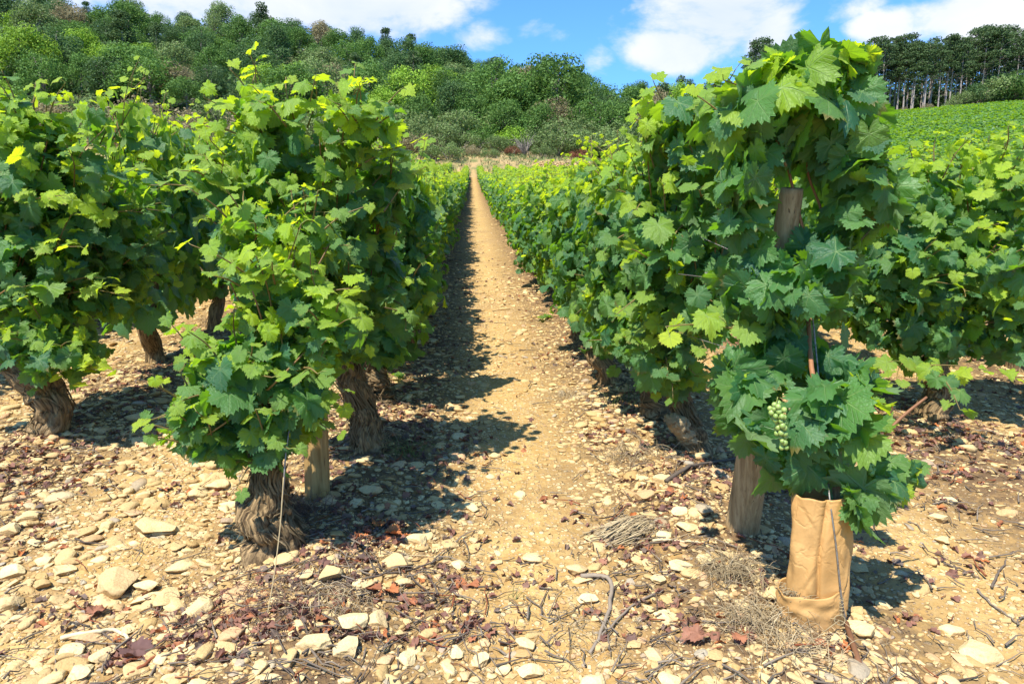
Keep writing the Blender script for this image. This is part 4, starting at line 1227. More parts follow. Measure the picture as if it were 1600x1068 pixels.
# dry straw caught in the band
sb_ = Buf(); rng = np.random.default_rng(8)
for _ in range(60):
    a = rng.uniform(2.6, 4.6); r_ = rng.uniform(.85, 1.0); c = np.array([-.012+.078*r_*math.cos(a), -.004+.058*r_*math.sin(a), rng.uniform(.060, .078)])
    d = norm(rng.normal(size=3)*np.array([1, .5, .35]))*rng.uniform(.008, .022)
    tube(sb_, [c-d, c+np.array([0, 0, .003]), c+d], .0007, 3, (rng.uniform(0, .5), rng.random(), 0, 0), cap=False)
sb_.make("caught_straw", M_STRAW, so)

# ------------------------------------------------------------------ litter, twigs, grass
def litter(name, pts, size, rng, label, lod=1, bright=.15):
    n = len(pts); buf = Buf()
    N = norm(np.array([0, 0, 1.])+rng.normal(0, .45, (n, 3))); T = rng.normal(size=(n, 3))
    t = np.zeros((n, 4)); t[:, 1] = rng.random(n); t[:, 0] = np.where(rng.random(n) < bright, rng.uniform(.3, 1, n), 0); t[:, 2] = np.where(rng.random(n) < .3, rng.uniform(.3, 1, n), 0)
    P = pts+np.array([0, 0, .006])
    tp = TPL[lod]; which = rng.integers(0, len(tp), n); N = norm(N); T = norm(T-(T*N).sum(1, keepdims=True)*N); X = np.cross(T, N)
    for k, (V, F, U) in enumerate(tp):
        ix = np.nonzero(which == k)[0]
        if not len(ix): continue
        m = len(ix); curl = rng.uniform(.5, 2.4, m)[:, None, None]; s = size[ix][:, None, None]
        x = V[None, :, 0:1]; y = V[None, :, 1:2]
        z = V[None, :, 2:3]*1.5+curl*.5*(x*x)*.9+.12*np.sin(x*8+y*6+curl*9)
        xs_ = x*(1-.28*np.clip(curl, 0, 2))
        w_ = s*(xs_*X[ix][:, None]+y*.9*T[ix][:, None]+z*.7*N[ix][:, None])+P[ix][:, None]
        f = (F[None]+(np.arange(m)*len(V))[:, None, None]).reshape(-1, 3)
        buf.add(w_.reshape(-1, 3), f, np.tile(U, (m, 1)), np.repeat(t[ix], len(V), 0))
    o = buf.make(name, M_LITTER, smooth=True); tag(o, label, "leaf litter", kind="stuff"); return o


def row_density(x, y):
    d = np.min(np.abs(x[:, None]-np.array(ROWX)[None]), axis=1)
    return np.clip(np.exp(-(d/.36)**2)*.95+.045, 0, 1)*np.clip(.45+3.4*fbm(x*2.5+9, y*2.5, 3, 31)+.2, .04, 1)


rl = np.random.default_rng(55)
PL = sample_ground(20000, 1.5, 10, rl, dens=row_density); litter("leaf_litter", PL, rl.uniform(.009, .026, len(PL)), rl, "crumpled red-brown dead vine leaves under the rows")
PC = []
for (px, py, r_, n) in [(595, 845, 42, 46), (280, 775, 36, 22), (90, 960, 60, 16), (180, 1030, 45, 20), (400, 1000, 60, 40), (690, 960, 60, 26), (1090, 1004, 24, 3), (700, 905, 50, 20), (60, 840, 40, 12),
                        (980, 870, 40, 16), (1050, 800, 30, 14), (1150, 1010, 40, 12), (1420, 970, 25, 12), (1290, 1030, 30, 10), (340, 1040, 60, 24), (620, 650, 70, 120), (700, 700, 60, 60), (250, 640, 80, 60),
                        (940, 690, 40, 30), (30, 745, 60, 40), (1400, 680, 60, 30), (1560, 700, 60, 50), (1500, 880, 50, 16), (480, 870, 40, 20), (760, 990, 50, 16), (1000, 700, 50, 40)]:
    for _ in range(n):
        a = rl.uniform(0, 6.28); q = r_*math.sqrt(rl.random()); PC.append(gnd(px+q*math.cos(a), py+q*.5*math.sin(a)))
PC = np.array(PC); litter("fallen_leaves", PC, rl.uniform(.010, .026, len(PC)), rl, "small drifts of crimson and brown dead leaves on the stones", 1, .22)

DL = [(594, 838, .040, "curled bright orange dead leaf in front of the upright post", 1, 0), (612, 850, .036, "second orange dead leaf lying over a plum-coloured drift", .9, 0), (586, 937, .030, "round rust-brown dead leaf above the rounded cracked cobble", .5, 0),
      (613, 940, .030, "orange-brown dead leaf split by a green blade", .8, 0), (1090, 1006, .045, "deep crimson lobed dead leaf near the sleeve's foot", .0, 1), (1155, 1022, .032, "faded red dead leaf between the crimson leaf and the sleeve", .3, 1),
      (150, 960, .034, "dull pink-brown dead leaf near the long tan slab", .1, 1), (210, 1025, .05, "crumpled purple-grey dead leaf beside the peach block", 0, 0)]
for k, (px, py, s, lab, yv, rv_) in enumerate(DL):
    rng = np.random.default_rng(900+k); p = gnd(px, py); b = Buf()
    V, F, U = TPL[0][k % 12]; V = V.copy(); V[:, 2] = V[:, 2]*1.2+.45*V[:, 0]**2+.10*np.sin(V[:, 0]*7+V[:, 1]*5); V[:, 0] *= .8
    a = rng.uniform(0, 6.28); V = np.stack([V[:, 0]*math.cos(a)-V[:, 1]*math.sin(a), V[:, 0]*math.sin(a)+V[:, 1]*math.cos(a), V[:, 2]], -1)*s
    b.add(V, F, U, np.array([yv, rv_, 0, 0])); o = b.make("dead_leaf", M_LITTER, None, True, loc=(p[0], p[1], p[2]+.016)); tag(o, lab, "dead leaf", "single dead leaves on the soil")

tb = Buf(); rt = np.random.default_rng(66)
PT = np.vstack([sample_ground(9000, 1.15, 9, rt, dens=lambda x, y: np.clip(row_density(x, y)+.20*(x > 1.2)+.06+np.clip(1.3*fbm(x*1.3+3, y*1.3, 3, 91), 0, .5), 0, 1))])
for p in PT:
    L = rt.uniform(.02, .13); a = rt.normal(0, .8)+(0 if rt.random() < .7 else 1.5); d = np.array([math.cos(a), math.sin(a), 0]); n = 4
    q = p+d*np.linspace(-L/2, L/2, n)[:, None]+rt.normal(0, L*.05, (n, 3)); q[:, 2] = gz(q[:, 0], q[:, 1])+rt.uniform(.003, .012)+np.abs(rt.normal(0, .004, n))
    tube(tb, q, np.linspace(rt.uniform(.0010, .0034), .0008, n), 5, (float(rt.random() < .12), rt.random(), 0, 0), cap=False)
o = tb.make("brushwood", M_TWIG, smooth=True); tag(o, "thin broken twigs and prunings scattered over the soil", "twigs", kind="stuff")

# fine rubbish: straw bits and root hairs
tb = Buf(); PT = sample_ground(30000, 1.1, 5.0, rt, dens=lambda x, y: np.clip(.18+2.4*fbm(x*1.5, y*1.5, 3, 77), .03, 1)*np.where(np.abs(x-.2) < .18, .35, 1))
for p in PT:
    L = rt.uniform(.008, .035); a = rt.uniform(0, 6.28); d = np.array([math.cos(a), math.sin(a), rt.normal(0, .25)])*L/2
    c = p+np.array([0, 0, .005]); tube(tb, [c-d, c+rt.normal(0, .003, 3)+np.array([0, 0, .003]), c+d], .0006, 3, (rt.random()**.5, rt.random(), 0, 0), cap=False)
PM = sample_ground(26000, 1.5, 12, rt, dens=lambda x, y: np.clip(row_density(x, y)-.04, 0, 1))
for p in PM:
    L = rt.uniform(.008, .04)*(1+.06*p[1]); a = rt.uniform(0, 6.28); d = np.array([math.cos(a), math.sin(a), rt.normal(0, .2)])*L/2
    c = p+np.array([0, 0, .006]); tube(tb, [c-d, c+rt.normal(0, .003, 3)+np.array([0, 0, .004]), c+d], rt.uniform(.0007, .0022), 3, (.95, rt.random(), 0, 0), cap=False)
o = tb.make("plant_debris", M_STRAW); tag(o, "bits of straw and dry root hairs lying on the soil", "debris", kind="stuff")

for (lab, pp, r0, r1) in [
    ("dark forked dead branch pointing at the leaning post", [(1040, 772), (1075, 752), (1110, 735), (1160, 718)], .008, .004),
    ("crooked grey stick bent at right angles beside the bare path", [(908, 903), (950, 910), (953, 950), (935, 1000), (922, 1024)], .0065, .0040),
    ("long thin straight twig crossing the crooked grey stick", [(1022, 936), (985, 955), (945, 990), (930, 1008)], .0032, .0022),
    ("short grey stick lying beside the pile of straw", [(1020, 858), (1055, 860), (1095, 866)], .0048, .0025),
    ("thin dark twig lying under the broad flat ochre slab", [(550, 925), (600, 912), (650, 897), (692, 880)], .0028, .0020),
    ("long straw-coloured cane on the stones at the photo's edge", [(-5, 808), (60, 784), (110, 768), (152, 755)], .0030, .0018),
    ("bleached dead branch with a knob among the small stones", [(96, 1000), (150, 996), (178, 985), (212, 1012)], .0055, .0040),
    ("rust-red peeling cane near the bottom of the photo", [(200, 1068), (235, 1045), (268, 1022)], .0042, .0030),
    ("thin red-brown cane lying across the trampled litter", [(270, 992), (320, 980), (400, 978)], .0028, .0018),
    ("thin grey twig on the clay beyond the sleeve", [(1525, 935), (1550, 955), (1592, 978)], .0032, .0020),
    ("short dark twig lying on the open clay", [(1472, 890), (1500, 893), (1530, 905)], .0030, .0020),
    ("small upright brown sprig stuck in the clay", [(1548, 925), (1562, 895), (1582, 865)], .0035, .0020),
    ("pale straw arching from the shaggy trunk to the white stone", [(460, 860), (500, 866), (560, 876), (640, 877), (705, 878)], .0016, .0010)]:
    q = np.array([gnd(a, b) for a, b in pp]); q[:, 2] += r0+.004; q = spline(q, 18); rng = np.random.default_rng(len(lab)); q += rng.normal(0, .0012, q.shape)
    b = Buf(); straw = "straw" in lab
    fnk = lambda t, th: 1+.12*np.sin(t*31+th)+.08*np.sin(th*3+t*9)
    tube(b, q, np.linspace(r0, r1, 18), 8, (1.0 if "red" in lab else 0, .8 if "grey" in lab or "bleached" in lab else .2, 0, 0), True, fnk)
    o = b.make("twig", M_STRAW if straw or "bleached" in lab else M_TWIG, None, True, origin=q[0], loc=tuple(q[0])); tag(o, lab, "twig", "single sticks lying on the ground")


def tuft(lab, px, py, n, spread, L, rng, mat=M_STRAW, name="dry_grass_tuft", lie=.6, cat="grass tuft", direction=None, rr0=.0009):
    c = gnd(px, py); b = Buf()
    for _ in range(n):
        a = rng.uniform(0, 6.28); p = c+np.array([rng.normal(0, spread), rng.normal(0, spread*.7), 0]); p[2] = gz(p[0], p[1])
        l = L*rng.uniform(.4, 1.1); d = np.array([math.cos(a), math.sin(a), 0])
        if direction is not None: d = norm(np.array(direction)+rng.normal(0, .16, 3)*np.array([1, 1, .2]))
        h = l*rng.uniform(1-lie, 1)*.8
        pts = [p, p+d*l*.25+np.array([0, 0, h*.55]), p+d*l*.6+np.array([0, 0, h*.75]), p+d*l+np.array([0, 0, h*rng.uniform(.1, .8)])]
        if direction is not None:
            z = rng.uniform(.004, .05)*math.exp(-(np.linalg.norm(p-c)/spread/1.4)**2); pts = [p-d*l*.5+[0, 0, z*.5], p+[0, 0, z], p+d*l*.5+[0, 0, z*.6]]
        tube(b, spline(pts, 7), np.linspace(rr0*rng.uniform(.8, 1.6), .0004, 7), 3, (rng.uniform(0, .6), rng.random(), 0, 0), cap=False)
    o = b.make(name, mat, None, True, origin=c, loc=tuple(c)); tag(o, lab, cat, "tufts of dry and green grass"); return o


rq = np.random.default_rng(90)
tuft("bleached tuft of dry grass between the leaning post and sleeve", 1140, 915, 190, .035, .11, rq)
tuft("spreading dry grass mat in front of the brown sleeve", 1190, 985, 330, .06, .10, rq, lie=.95)
tuft("small dry grass wisps below the spreading dry mat", 1250, 1040, 120, .05, .07, rq, lie=.9)
tuft("pile of grey-brown straw lying beside the path", 990, 836, 240, .05, .16, rq, name="straw_pile", cat="straw pile", direction=(.9, .42, 0), rr0=.0015)
tuft("dry rootlets at the foot of the shaggy trunk", 470, 815, 150, .05, .13, rq, lie=.9, mat=M_TWIG)
tuft("straggling bleached grass on the trunk behind the upright post", 592, 700, 60, .02, .14, rq)
tuft("green grass blades beside the trunk behind the upright post", 640, 716, 46, .03, .13, rq, M_GRASS, "green_grass_tuft", .5)
tuft("dry stems below the knobbly stump", 985, 725, 110, .06, .13, rq, lie=.9)
tuft("thin green grass in the shade beside the straight dark trunk", 980, 640, 40, .05, .14, rq, M_GRASS, "green_grass_tuft", .5)
tuft("flattened dry grass below the two curled orange leaves", 520, 960, 160, .06, .06, rq, lie=1)
tuft("sparse green blades growing on the bare path", 806, 935, 5, .01, .06, rq, M_GRASS, "green_grass_tuft", .3)
tuft("dry hay litter round the long twig near the bottom", 900, 990, 160, .09, .05, rq, lie=1)
tuft("dry roots spread in front of the shaggy trunk", 400, 960, 220, .09, .06, rq, lie=1, mat=M_TWIG)
tuft("grass mat on the far path bank beside the second trunk", 890, 620, 90, .06, .10, rq, lie=1)
# small weed
wb_ = Buf(); rng = np.random.default_rng(14)
for k, (px, py) in enumerate([(622, 612), (856, 500), (850, 505)]):
    c = gnd(px, py); n = 9; P = c+rng.normal(0, .03, (n, 3))*[1, 1, .3]+[0, 0, .035]; b = Buf()
    put_leaves(b, P, np.array([0, 0, 1.])+rng.normal(0, .3, (n, 3)), rng.normal(size=(n, 3)), rng.uniform(.018, .03, n), np.stack([np.full(n, .3), rng.random(n), 0*P[:, 0], 0*P[:, 0]], -1), 1, rng)
    for q in P: tube(b, [c, (c+q)/2+[0, 0, .01], q], .001, 3, (.3, .5, 0, 0), cap=False)
    o = b.make("weed", M_LEAF, None, True, origin=c, loc=tuple(c)); tag(o, ["small green weed in the shade under the tallest vine", "low green sucker at the foot of the leaning post's row", "tiny weed beside the low green sucker"][k], "weed", "small weeds along the path")

# ------------------------------------------------------------------ the wooded hill
def tree_mat(name, a, b, c_):
    m, t = new_mat(name)
    yg, rd, dr = tint_of(t)
    oi = t.n('ShaderNodeObjectInfo').outputs['Random']
    geo = t.n('ShaderNodeNewGeometry').outputs['Position']
    g = t.noise(geo, .55, 3, .6)
    c = t.mix(rd, a, b); c = t.mix(yg, c, c_)
    c = t.mul(c, t.grey(t.math('ADD', t.math('MULTIPLY', oi, .45), t.math('ADD', .60, t.math('MULTIPLY', g, .6)))))
    finish(t, c, .7, .25, None, tuple(min(1, x*1.8) for x in b), .22)
    return m


TM = {
 'oak': tree_mat("oak_leaf", (0.045, 0.100, 0.018), (0.095, 0.180, 0.028), (0.10, 0.16, 0.03)),
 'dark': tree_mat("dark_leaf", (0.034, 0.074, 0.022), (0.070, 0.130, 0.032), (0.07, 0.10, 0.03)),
 'bright': tree_mat("bright_leaf", (0.12, 0.22, 0.016), (0.20, 0.32, 0.026), (0.20, 0.27, 0.03)),
 'olive': tree_mat("olive_leaf", (0.085, 0.135, 0.036), (0.150, 0.205, 0.060), (0.15, 0.14, 0.07)),
 'dry': tree_mat("dry_leaf", (0.18, 0.155, 0.070), (0.27, 0.225, 0.115), (0.13, 0.14, 0.05)),
 'pine': tree_mat("pine_needles", (0.036, 0.066, 0.022), (0.070, 0.115, 0.032), (0.075, 0.105, 0.035)),
 'rust': tree_mat("rust_leaf", (0.13, 0.05, 0.025), (0.19, 0.075, 0.035), (0.12, 0.09, 0.04)),
}
M_TRUNKG = wood_material("tree_bark", (0.14, 0.115, 0.09), (0.30, 0.26, 0.215))
M_TRUNKP = wood_material("pine_bark", (0.22, 0.175, 0.14), (0.44, 0.38, 0.32))


def crown(buf, rng, lobes, q, k=1.0, flat=.35, jit=.5):
    """leaf clumps on the skin of many small lobes"""
    for c, r in lobes:
        c = np.array(c); r = np.array(r); n = max(10, int(k*12.6*(np.mean(r)**2)/(q*q)*.52))
        d = norm(rng.normal(size=(n, 3))); f = 1-.5*rng.random(n)**1.6
        P = c+d*r*f[:, None]*(1+.12*wob(d, 4, rng.uniform(0, 6)))[:, None]
        N = norm(d+rng.normal(0, jit, (n, 3))); T = norm(np.cross(N, rng.normal(size=(n, 3)))); X = np.cross(T, N); s = q*rng.uniform(.45, 1.15, n)
        corners = np.array([(-.5, -.35), (.1, -.6), (.55, .05), (-.05, .55)])
        V = P[:, None]+s[:, None, None]*(corners[None, :, 0:1]*X[:, None]+corners[None, :, 1:2]*T[:, None]+(np.array([0, .18, 0, -.12])[None, :, None])*N[:, None])
        i = np.arange(n)[:, None]*4; F = np.concatenate([i+[0, 1, 2], i+[0, 2, 3]])
        lv = np.clip(.5+.5*wob(P*1.0, 2.2, rng.uniform(0, 6))+rng.normal(0, .25, n), 0, 1)
        tt = np.stack([np.where(rng.random(n) < .08, .8, 0), lv, 0*lv, 0*lv], -1)
        buf.add(V.reshape(-1, 3), F, None, np.repeat(tt, 4, 0))


def tree_proto(kind, seed):
    rng = np.random.default_rng(seed); t = thing("tree", "x", "tree", (0, 0, -500)); tb = Buf(); cb = Buf(); lobes = []
    if kind == 'round':
        tube(tb, spline([(0, 0, -.5), (.1, 0, 1.2), (-.1, .1, 2.6), (.1, 0, 4.4)], 10), np.linspace(.22, .08, 10), 8)
        for _ in range(34):
            d = norm(rng.normal(size=3)); d[2] = abs(d[2])*1.2-.42; rr_ = rng.uniform(.5, 1.35); d = d*rng.uniform(.7, 1.2)
            lobes.append(((d[0]*2.3, d[1]*2.3, 3.6+d[2]*3.0), (rr_, rr_, rr_*.8)))
        lobes.append(((0, 0, 3.6), (2.1, 2.1, 2.6)))
        for c, r in lobes[:9]: tube(tb, spline([(0, 0, rng.uniform(1.5, 3)), (np.array(c)*[.5, .5, 1]+[0, 0, -.4]), c], 6), np.linspace(.09, .03, 6), 5)
        crown(cb, rng, lobes, .185)
    elif kind == 'bush':
        for _ in range(9): a = rng.uniform(0, 6.28); tube(tb, spline([(0, 0, -.2), (.4*math.cos(a), .4*math.sin(a), .6), (1.0*math.cos(a), 1.0*math.sin(a), 1.4)], 6), np.linspace(.05, .02, 6), 5)
        for _ in range(20):
            d = norm(rng.normal(size=3)); d[2] = abs(d[2]); rr_ = rng.uniform(.4, .75); lobes.append(((d[0]*1.5, d[1]*1.5, .75+d[2]*1.15), (rr_, rr_, rr_)))
        lobes.append(((0, 0, .9), (1.3, 1.3, .9))); crown(cb, rng, lobes, .125, 1.0, jit=.7)
    elif kind == 'pine':
        H = 14.; lean = rng.normal(0, .35, 2)
        tube(tb, spline([(0, 0, -.6), (lean[0]*.3, lean[1]*.3, H*.4), (lean[0], lean[1], H*.97)], 14), np.linspace(.20, .05, 14), 8)
        for i in range(42):
            u = rng.random()**.8; z = H*(.46+.52*u); r_ = (2.4*(1-u)**.6+.35)*rng.uniform(.4, 1.0); a = rng.uniform(0, 6.28)
            c = (lean[0]*z/H+math.cos(a)*r_, lean[1]*z/H+math.sin(a)*r_, z+rng.uniform(0, .4)); s_ = rng.uniform(.7, 1.25)
            lobes.append((c, (s_, s_, s_*.45)))
            tube(tb, [(lean[0]*z/H, lean[1]*z/H, z-.35), c], [.045, .015], 4)
        for _ in range(9): # dead snags below
            z = rng.uniform(3, 6.5); a = rng.uniform(0, 6.28); l = rng.uniform(.4, 1.3); tube(tb, [(0, 0, z), (math.cos(a)*l, math.sin(a)*l, z+rng.uniform(-.1, .3))], [.03, .01], 4)
        crown(cb, rng, lobes, .26, 1.0, jit=.5)
    elif kind == 'conic':
        H = 8.5; tube(tb, [(0, 0, -.5), (0, 0, H*.95)], [.18, .03], 7)
        for i in range(46):
            u = rng.random(); z = H*(.15+.82*u); r_ = (2.1*(1-u)**.6+.1)*rng.uniform(.35, 1); a = rng.uniform(0, 6.28); s_ = rng.uniform(.7, 1.1)
            lobes.append(((math.cos(a)*r_, math.sin(a)*r_, z), (s_, s_, s_*.5)))
        crown(cb, rng, lobes, .26, 1.1, jit=.5)
    elif kind == 'bare':
        for _ in range(34):
            a = rng.uniform(0, 6.28); l = rng.uniform(.8, 2.0); m_ = (.3*math.cos(a), .3*math.sin(a), l*.5); e = (l*.6*math.cos(a+.4), l*.6*math.sin(a+.4), l)
            tube(tb, spline([(0, 0, -.1), m_, e], 6), np.linspace(.04, .012, 6), 4)
            for _ in range(3): f_ = np.array(e)*rng.uniform(.5, .95); tube(tb, [f_, f_+rng.normal(0, .3, 3)], [.014, .006], 3)
    tb.make("trunk", M_TRUNKP if kind == 'pine' else M_TRUNKG, t, True)
    if cb.V: cb.make("crown", TM['oak'], t)
    return t


TP = {'round': [tree_proto('round', 600+i) for i in range(6)], 'bush': [tree_proto('bush', 620+i) for i in range(4)], 'pine': [tree_proto('pine', 640+i) for i in range(5)], 'conic': [tree_proto('conic', 660+i) for i in range(3)], 'bare': [tree_proto('bare', 680)]}
CM = {}


def plant(kind, col, x, y, sc, rng, sz=None, wide=1.0):
    p = rng.choice(TP[kind]); z = float(terr(x, y)); o = p.copy(); COL.objects.link(o)
    o.name = {'round': 'broadleaf_tree', 'bush': 'shrub', 'pine': 'pine_tree', 'conic': 'conifer_tree', 'bare': 'bare_shrub'}[kind]
    o.location = (x, y, z-.15); o.rotation_euler = (0, 0, rng.uniform(0, 6.28)); o.scale = (sc*wide, sc*wide, sc*(sz or 1))
    for ch in p.children:
        me = ch.data
        if ch.name.startswith("crown"):
            key = (me.name, col)
            if key not in CM:
                m2 = me.copy(); m2.materials.clear(); m2.materials.append(TM[col]); CM[key] = m2
            me = CM[key]
        c = bpy.data.objects.new("crown" if ch.name.startswith("crown") else "trunk", me); COL.objects.link(c); c.parent = o
    return o


COLN = {'oak': 'mid green', 'dark': 'dark green', 'bright': 'bright yellow-green', 'olive': 'grey-olive', 'dry': 'dry brownish', 'pine': 'dark needled', 'rust': 'rust-coloured'}
PLANTED = []
rh = random.Random(31)


def put(kind, col, x, y, sc, tier, sz=None, wide=1.0):
    o = plant(kind, col, x, y, sc, rh, sz, wide); PLANTED.append((tier, kind, col, proj((x, y, float(terr(x, y))+3))[0], o)); return o


# skyline woods and the slope, thinning to scrub at its foot
fill = []
rowsY = [150, 142, 133, 124, 115, 106, 98, 90, 83]
for k, yb in enumerate(rowsY):
    x = -.92*yb*.78
    xr = .30*yb if yb > 100 else .26*yb
    while x < xr:
        y = yb+rh.uniform(-3.5, 3.5); u = x/y*150
        if not (y < 128 and u > 45):
            top = k < 2
            c = rh.choices(['dark', 'oak', 'pine', 'olive', 'dry', 'bright'], [5, 5, 0, 1.6, .8, .6 if k < 5 else 1.2])[0]
            kind = 'conic' if rh.random() < (.16 if top else .12) else 'round'
            if kind == 'conic': c = rh.choice(['pine', 'dark', 'pine', 'dry' if rh.random() < .3 else 'pine'])
            fill.append((kind, c, x, y, rh.uniform(.75, 1.2)*(.95 if kind == 'round' else .80), "on the skyline of the wooded hill" if top else ("high on the wooded hill" if k < 5 else "low on the wooded hill")))
        x += rh.uniform(5.0, 7.6)*(.85+.15*yb/150)
for f in fill: put(f[0], f[1], f[2], f[3], f[4], f[5], rh.uniform(.8, 1.2), rh.uniform(.9, 1.4))
# the big round trees behind the end of the path, then the scrub on the bank
def px_at(px, y): # x where the survey column px meets distance y
    d = ray(px, 200); return d[0]/d[1]*y


for px, y, sc, col in [(640, 84, 1.15, 'bright'), (700, 86, 1.05, 'oak'), (735, 80, .85, 'oak'), (770, 88, 1.35, 'oak'), (815, 84, 1.3, 'oak'), (868, 84, 1.62, 'oak'), (890, 88, 1.10, 'oak'), (840, 77, .75, 'oak'), (790, 77, .8, 'oak'), (905, 80, .8, 'oak'),
                       (655, 76, .75, 'oak'), (575, 88, 1.1, 'oak'), (600, 80, .85, 'bright'), (940, 98, .9, 'dark'), (975, 100, .9, 'dark'), (1010, 104, .95, 'dark'), (950, 86, .7, 'oak'), (1000, 88, .75, 'dark')]:
    put('round', col, px_at(px, y), y, sc, "behind the end of the path")
put('round', 'bright', px_at(48, 90), 90, 1.25, "at the hill's foot near the photo's edge")
for px, y, sc, col in [(640, 71, 1.15, 'olive'), (690, 69.5, 1.2, 'olive'), (722, 71, .9, 'olive'), (750, 73, .9, 'oak'), (775, 70.5, .75, 'olive'), (800, 74, 1.0, 'bright'), (835, 72, .9, 'olive'), (870, 71, 1.25, 'olive'), (905, 72, 1.2, 'olive'), (940, 76, 1.5, 'olive'),
                       (970, 78, 1.6, 'olive'), (850, 68.5, .6, 'olive'), (700, 65.5, .75, 'olive'), (655, 68, .9, 'dry'), (670, 66, .6, 'olive'), (765, 66.3, .42, 'olive'), (905, 69, .5, 'rust'), (800, 68.8, .45, 'rust'), (735, 67.5, .5, 'dry'),
                       (610, 70, 1.3, 'olive'), (675, 73, 1.5, 'olive'), (715, 75, 1.5, 'olive'), (745, 77, 1.3, 'oak'), (780, 78, 1.5, 'olive'), (820, 77, 1.5, 'oak'), (860, 75, 1.6, 'olive'), (895, 77, 1.7, 'olive'), (925, 74, 1.3, 'olive'), (955, 72, 1.2, 'olive'), (990, 73, 1.4, 'olive'), (630, 76, 1.7, 'olive'), (590, 68, 1.1, 'dry'), (250, 70, 1.4, 'olive'), (215, 74, 1.7, 'dry'), (300, 72, 1.4, 'dry'), (170, 72, 1.3, 'olive'), (130, 76, 1.6, 'olive'), (90, 74, 1.4, 'dry'), (200, 68, 1.0, 'dry'), (330, 69, 1.1, 'olive'), (275, 67, .9, 'dry'),
                       (350, 76, 1.7, 'olive'), (400, 72, 1.5, 'dry'), (440, 76, 1.5, 'olive'), (500, 74, 1.5, 'olive'), (550, 72, 1.4, 'olive'), (20, 78, 1.6, 'oak'), (-30, 76, 1.6, 'olive'), (1000, 80, 1.6, 'dark'), (1040, 84, 1.6, 'dark')]:
    put('bush', col, px_at(px, y), y, sc, "on the bank at the hill's foot", wide=rh.uniform(1, 1.25))
put('bare', 'dry', px_at(820, 69), 69, 1.1, "on the bank at the hill's foot")
# pines on the ridge beyond the far vineyard
for i in range(30):
    px = 1345+i*9.0+rh.uniform(-4, 4); y = 150+rh.uniform(-2, 3); put('pine', 'pine', px_at(px, y), y, rh.uniform(.92, 1.25), "in the front rank of the ridge wood")
for r_, yy in enumerate((158, 167)):
    x = .40*yy
    while x < .90*yy:
        put('pine', 'pine', x+rh.uniform(-1, 1), yy+rh.uniform(-3, 3), rh.uniform(.95, 1.3), "deep in the ridge wood"); x += 3.8 if r_ == 0 else 4.6
for i in range(14):
    px = 1060+i*21+rh.uniform(-6, 6); y = 152+rh.uniform(-3, 4); put('pine' if px > 1180 else 'conic', 'pine', px_at(px, y), y, rh.uniform(.8, 1.1), "on the ridge towards the leaning post")
for px, y, sc, col in [(1500, 146, 1.6, 'olive'), (1525, 147, 2.4, 'dark'), (1555, 146, 2.6, 'olive'), (1590, 145, 3.0, 'oak'), (1570, 150, 3.0, 'dark'), (1620, 146, 3.0, 'dark'), (1540, 152, 3.0, 'dark'), (1480, 147, .9, 'olive'), (1410, 147, .7, 'dry'), (1445, 147, .8, 'dry')]:
    put('bush', col, px_at(px, y), y, sc, "at the edge of the ridge wood")
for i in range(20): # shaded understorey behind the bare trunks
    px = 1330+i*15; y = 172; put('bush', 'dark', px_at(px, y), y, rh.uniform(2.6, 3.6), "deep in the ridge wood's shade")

for l in TP:
    for t in TP[l]:
        for ch in list(t.children): bpy.data.objects.remove(ch)
        bpy.data.objects.remove(t)
bykey = {}
for tier, kind, col, px, o in PLANTED: bykey.setdefault((tier, kind, col), []).append((px, o))
for (tier, kind, col), L in bykey.items():
    L.sort(key=lambda q: q[0])
    noun = {'round': 'round-crowned tree', 'bush': 'shrub', 'pine': 'tall pine', 'conic': 'pointed conifer', 'bare': 'leafless shrub'}[kind]
    for i, (px, o) in enumerate(L):
        o['category'] = {'round': 'tree', 'bush': 'shrub', 'pine': 'pine tree', 'conic': 'conifer', 'bare': 'shrub'}[kind]
        cn = "bleached white" if kind == 'bare' else COLN[col]
        o['label'] = f"{cn} {noun} {tier}" if len(L) == 1 else f"{ordinal(i+1)} {cn} {noun} along, {tier}"
        o['group'] = {'round': 'broadleaf trees of the wooded hill', 'bush': 'shrubs along the wood edges', 'pine': 'pines of the ridge wood', 'conic': 'conifers of the hill', 'bare': 'shrubs along the wood edges'}[kind]

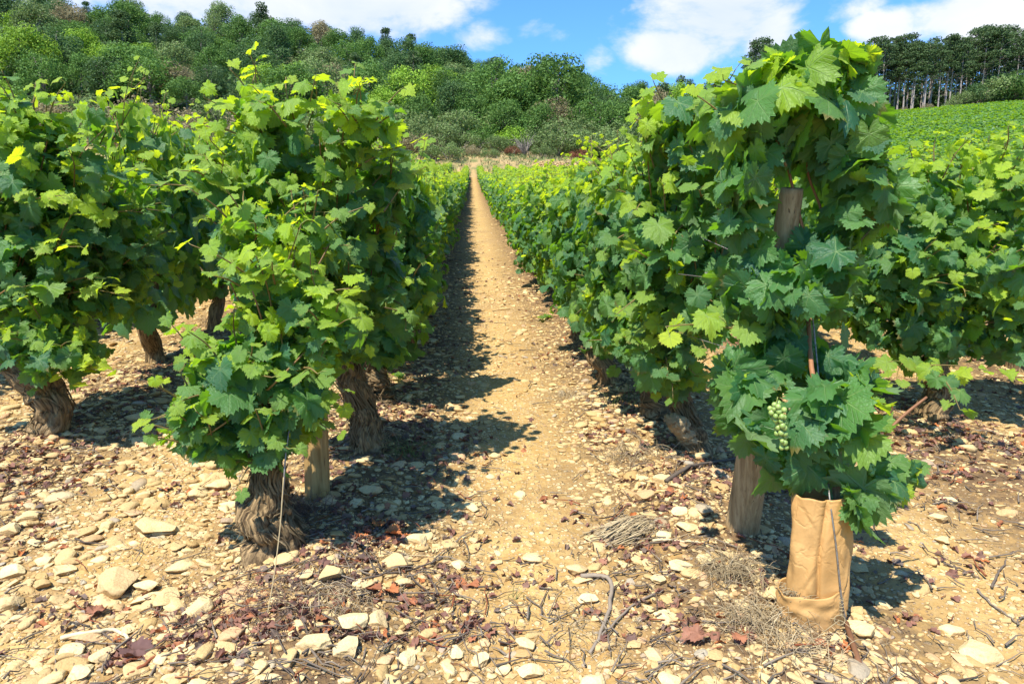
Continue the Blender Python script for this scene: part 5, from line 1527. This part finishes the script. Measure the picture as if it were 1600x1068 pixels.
# dark interior of the wood and its leaf mass between the counted trees
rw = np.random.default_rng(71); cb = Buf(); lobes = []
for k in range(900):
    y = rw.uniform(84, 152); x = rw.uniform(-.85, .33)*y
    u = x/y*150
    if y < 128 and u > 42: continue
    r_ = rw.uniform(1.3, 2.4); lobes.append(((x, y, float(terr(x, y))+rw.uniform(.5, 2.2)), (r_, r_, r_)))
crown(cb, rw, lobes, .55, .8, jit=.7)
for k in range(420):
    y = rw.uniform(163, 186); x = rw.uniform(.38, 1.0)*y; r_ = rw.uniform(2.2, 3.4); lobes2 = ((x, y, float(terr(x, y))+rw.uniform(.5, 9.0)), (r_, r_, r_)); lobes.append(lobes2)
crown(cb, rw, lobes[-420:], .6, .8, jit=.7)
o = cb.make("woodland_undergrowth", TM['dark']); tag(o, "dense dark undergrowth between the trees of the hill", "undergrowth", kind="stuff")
# dry grass on the bank
gb = Buf(); n = 16000
x = rw.uniform(-34, 34, n); y = rw.uniform(61.5, 76, n); keep = (np.abs(x-.35-(y-62)*.0) > .45) | (y > 65.5); x, y = x[keep], y[keep]; n = len(x)
h = rw.uniform(.12, .42, n); z = gz(x, y); a = rw.uniform(0, 6.28, n); wd = .05
V = np.stack([np.stack([x-np.cos(a)*wd, y-np.sin(a)*wd, z], -1), np.stack([x+np.cos(a)*wd, y+np.sin(a)*wd, z], -1), np.stack([x+rw.normal(0, .12, n), y+rw.normal(0, .12, n), z+h], -1)], 1).reshape(-1, 3)
tt = np.repeat(np.stack([np.where(fbm(x*.5, y*.5, 2, 3) > .02, .9, .1), rw.random(n), 0*x, 0*x], -1), 3, 0)
gb.add(V, np.arange(3*n).reshape(-1, 3), None, tt); M_BANK = plain_tint("bank_grass", (0.30, 0.22, 0.10), (0.42, 0.33, 0.17), (0.10, 0.14, 0.04), scale=3)
o = gb.make("bank_grass", M_BANK); tag(o, "dry yellow and green grass on the bank above the rows", "grass", kind="stuff")
PB = np.stack([rw.uniform(5.5, 13, 260), rw.uniform(63.2, 65.2, 260)], -1); PB = np.c_[PB, gz(PB[:, 0], PB[:, 1])]
o = scatter_rocks("rubble", PB, rw.uniform(.06, .2, 260), rw, ROCKS2, rock_tints(rw, 260)); tag(o, "grey rubble of a fallen low wall on the bank", "rubble", kind="stuff")

# far vineyard on the slope below the ridge wood
st = []
for yy in np.arange(64, 143, 2.2):
    if 100 < yy < 103.5 or 119 < yy < 121: continue
    st.append((.42*yy, yy, .98*yy, yy+2))
vine_field("far_vineyard_foliage", st, rf, .23, .85, 1.3, "rows of vines far off on the slope below the ridge wood", wid=.42, yg=.32)
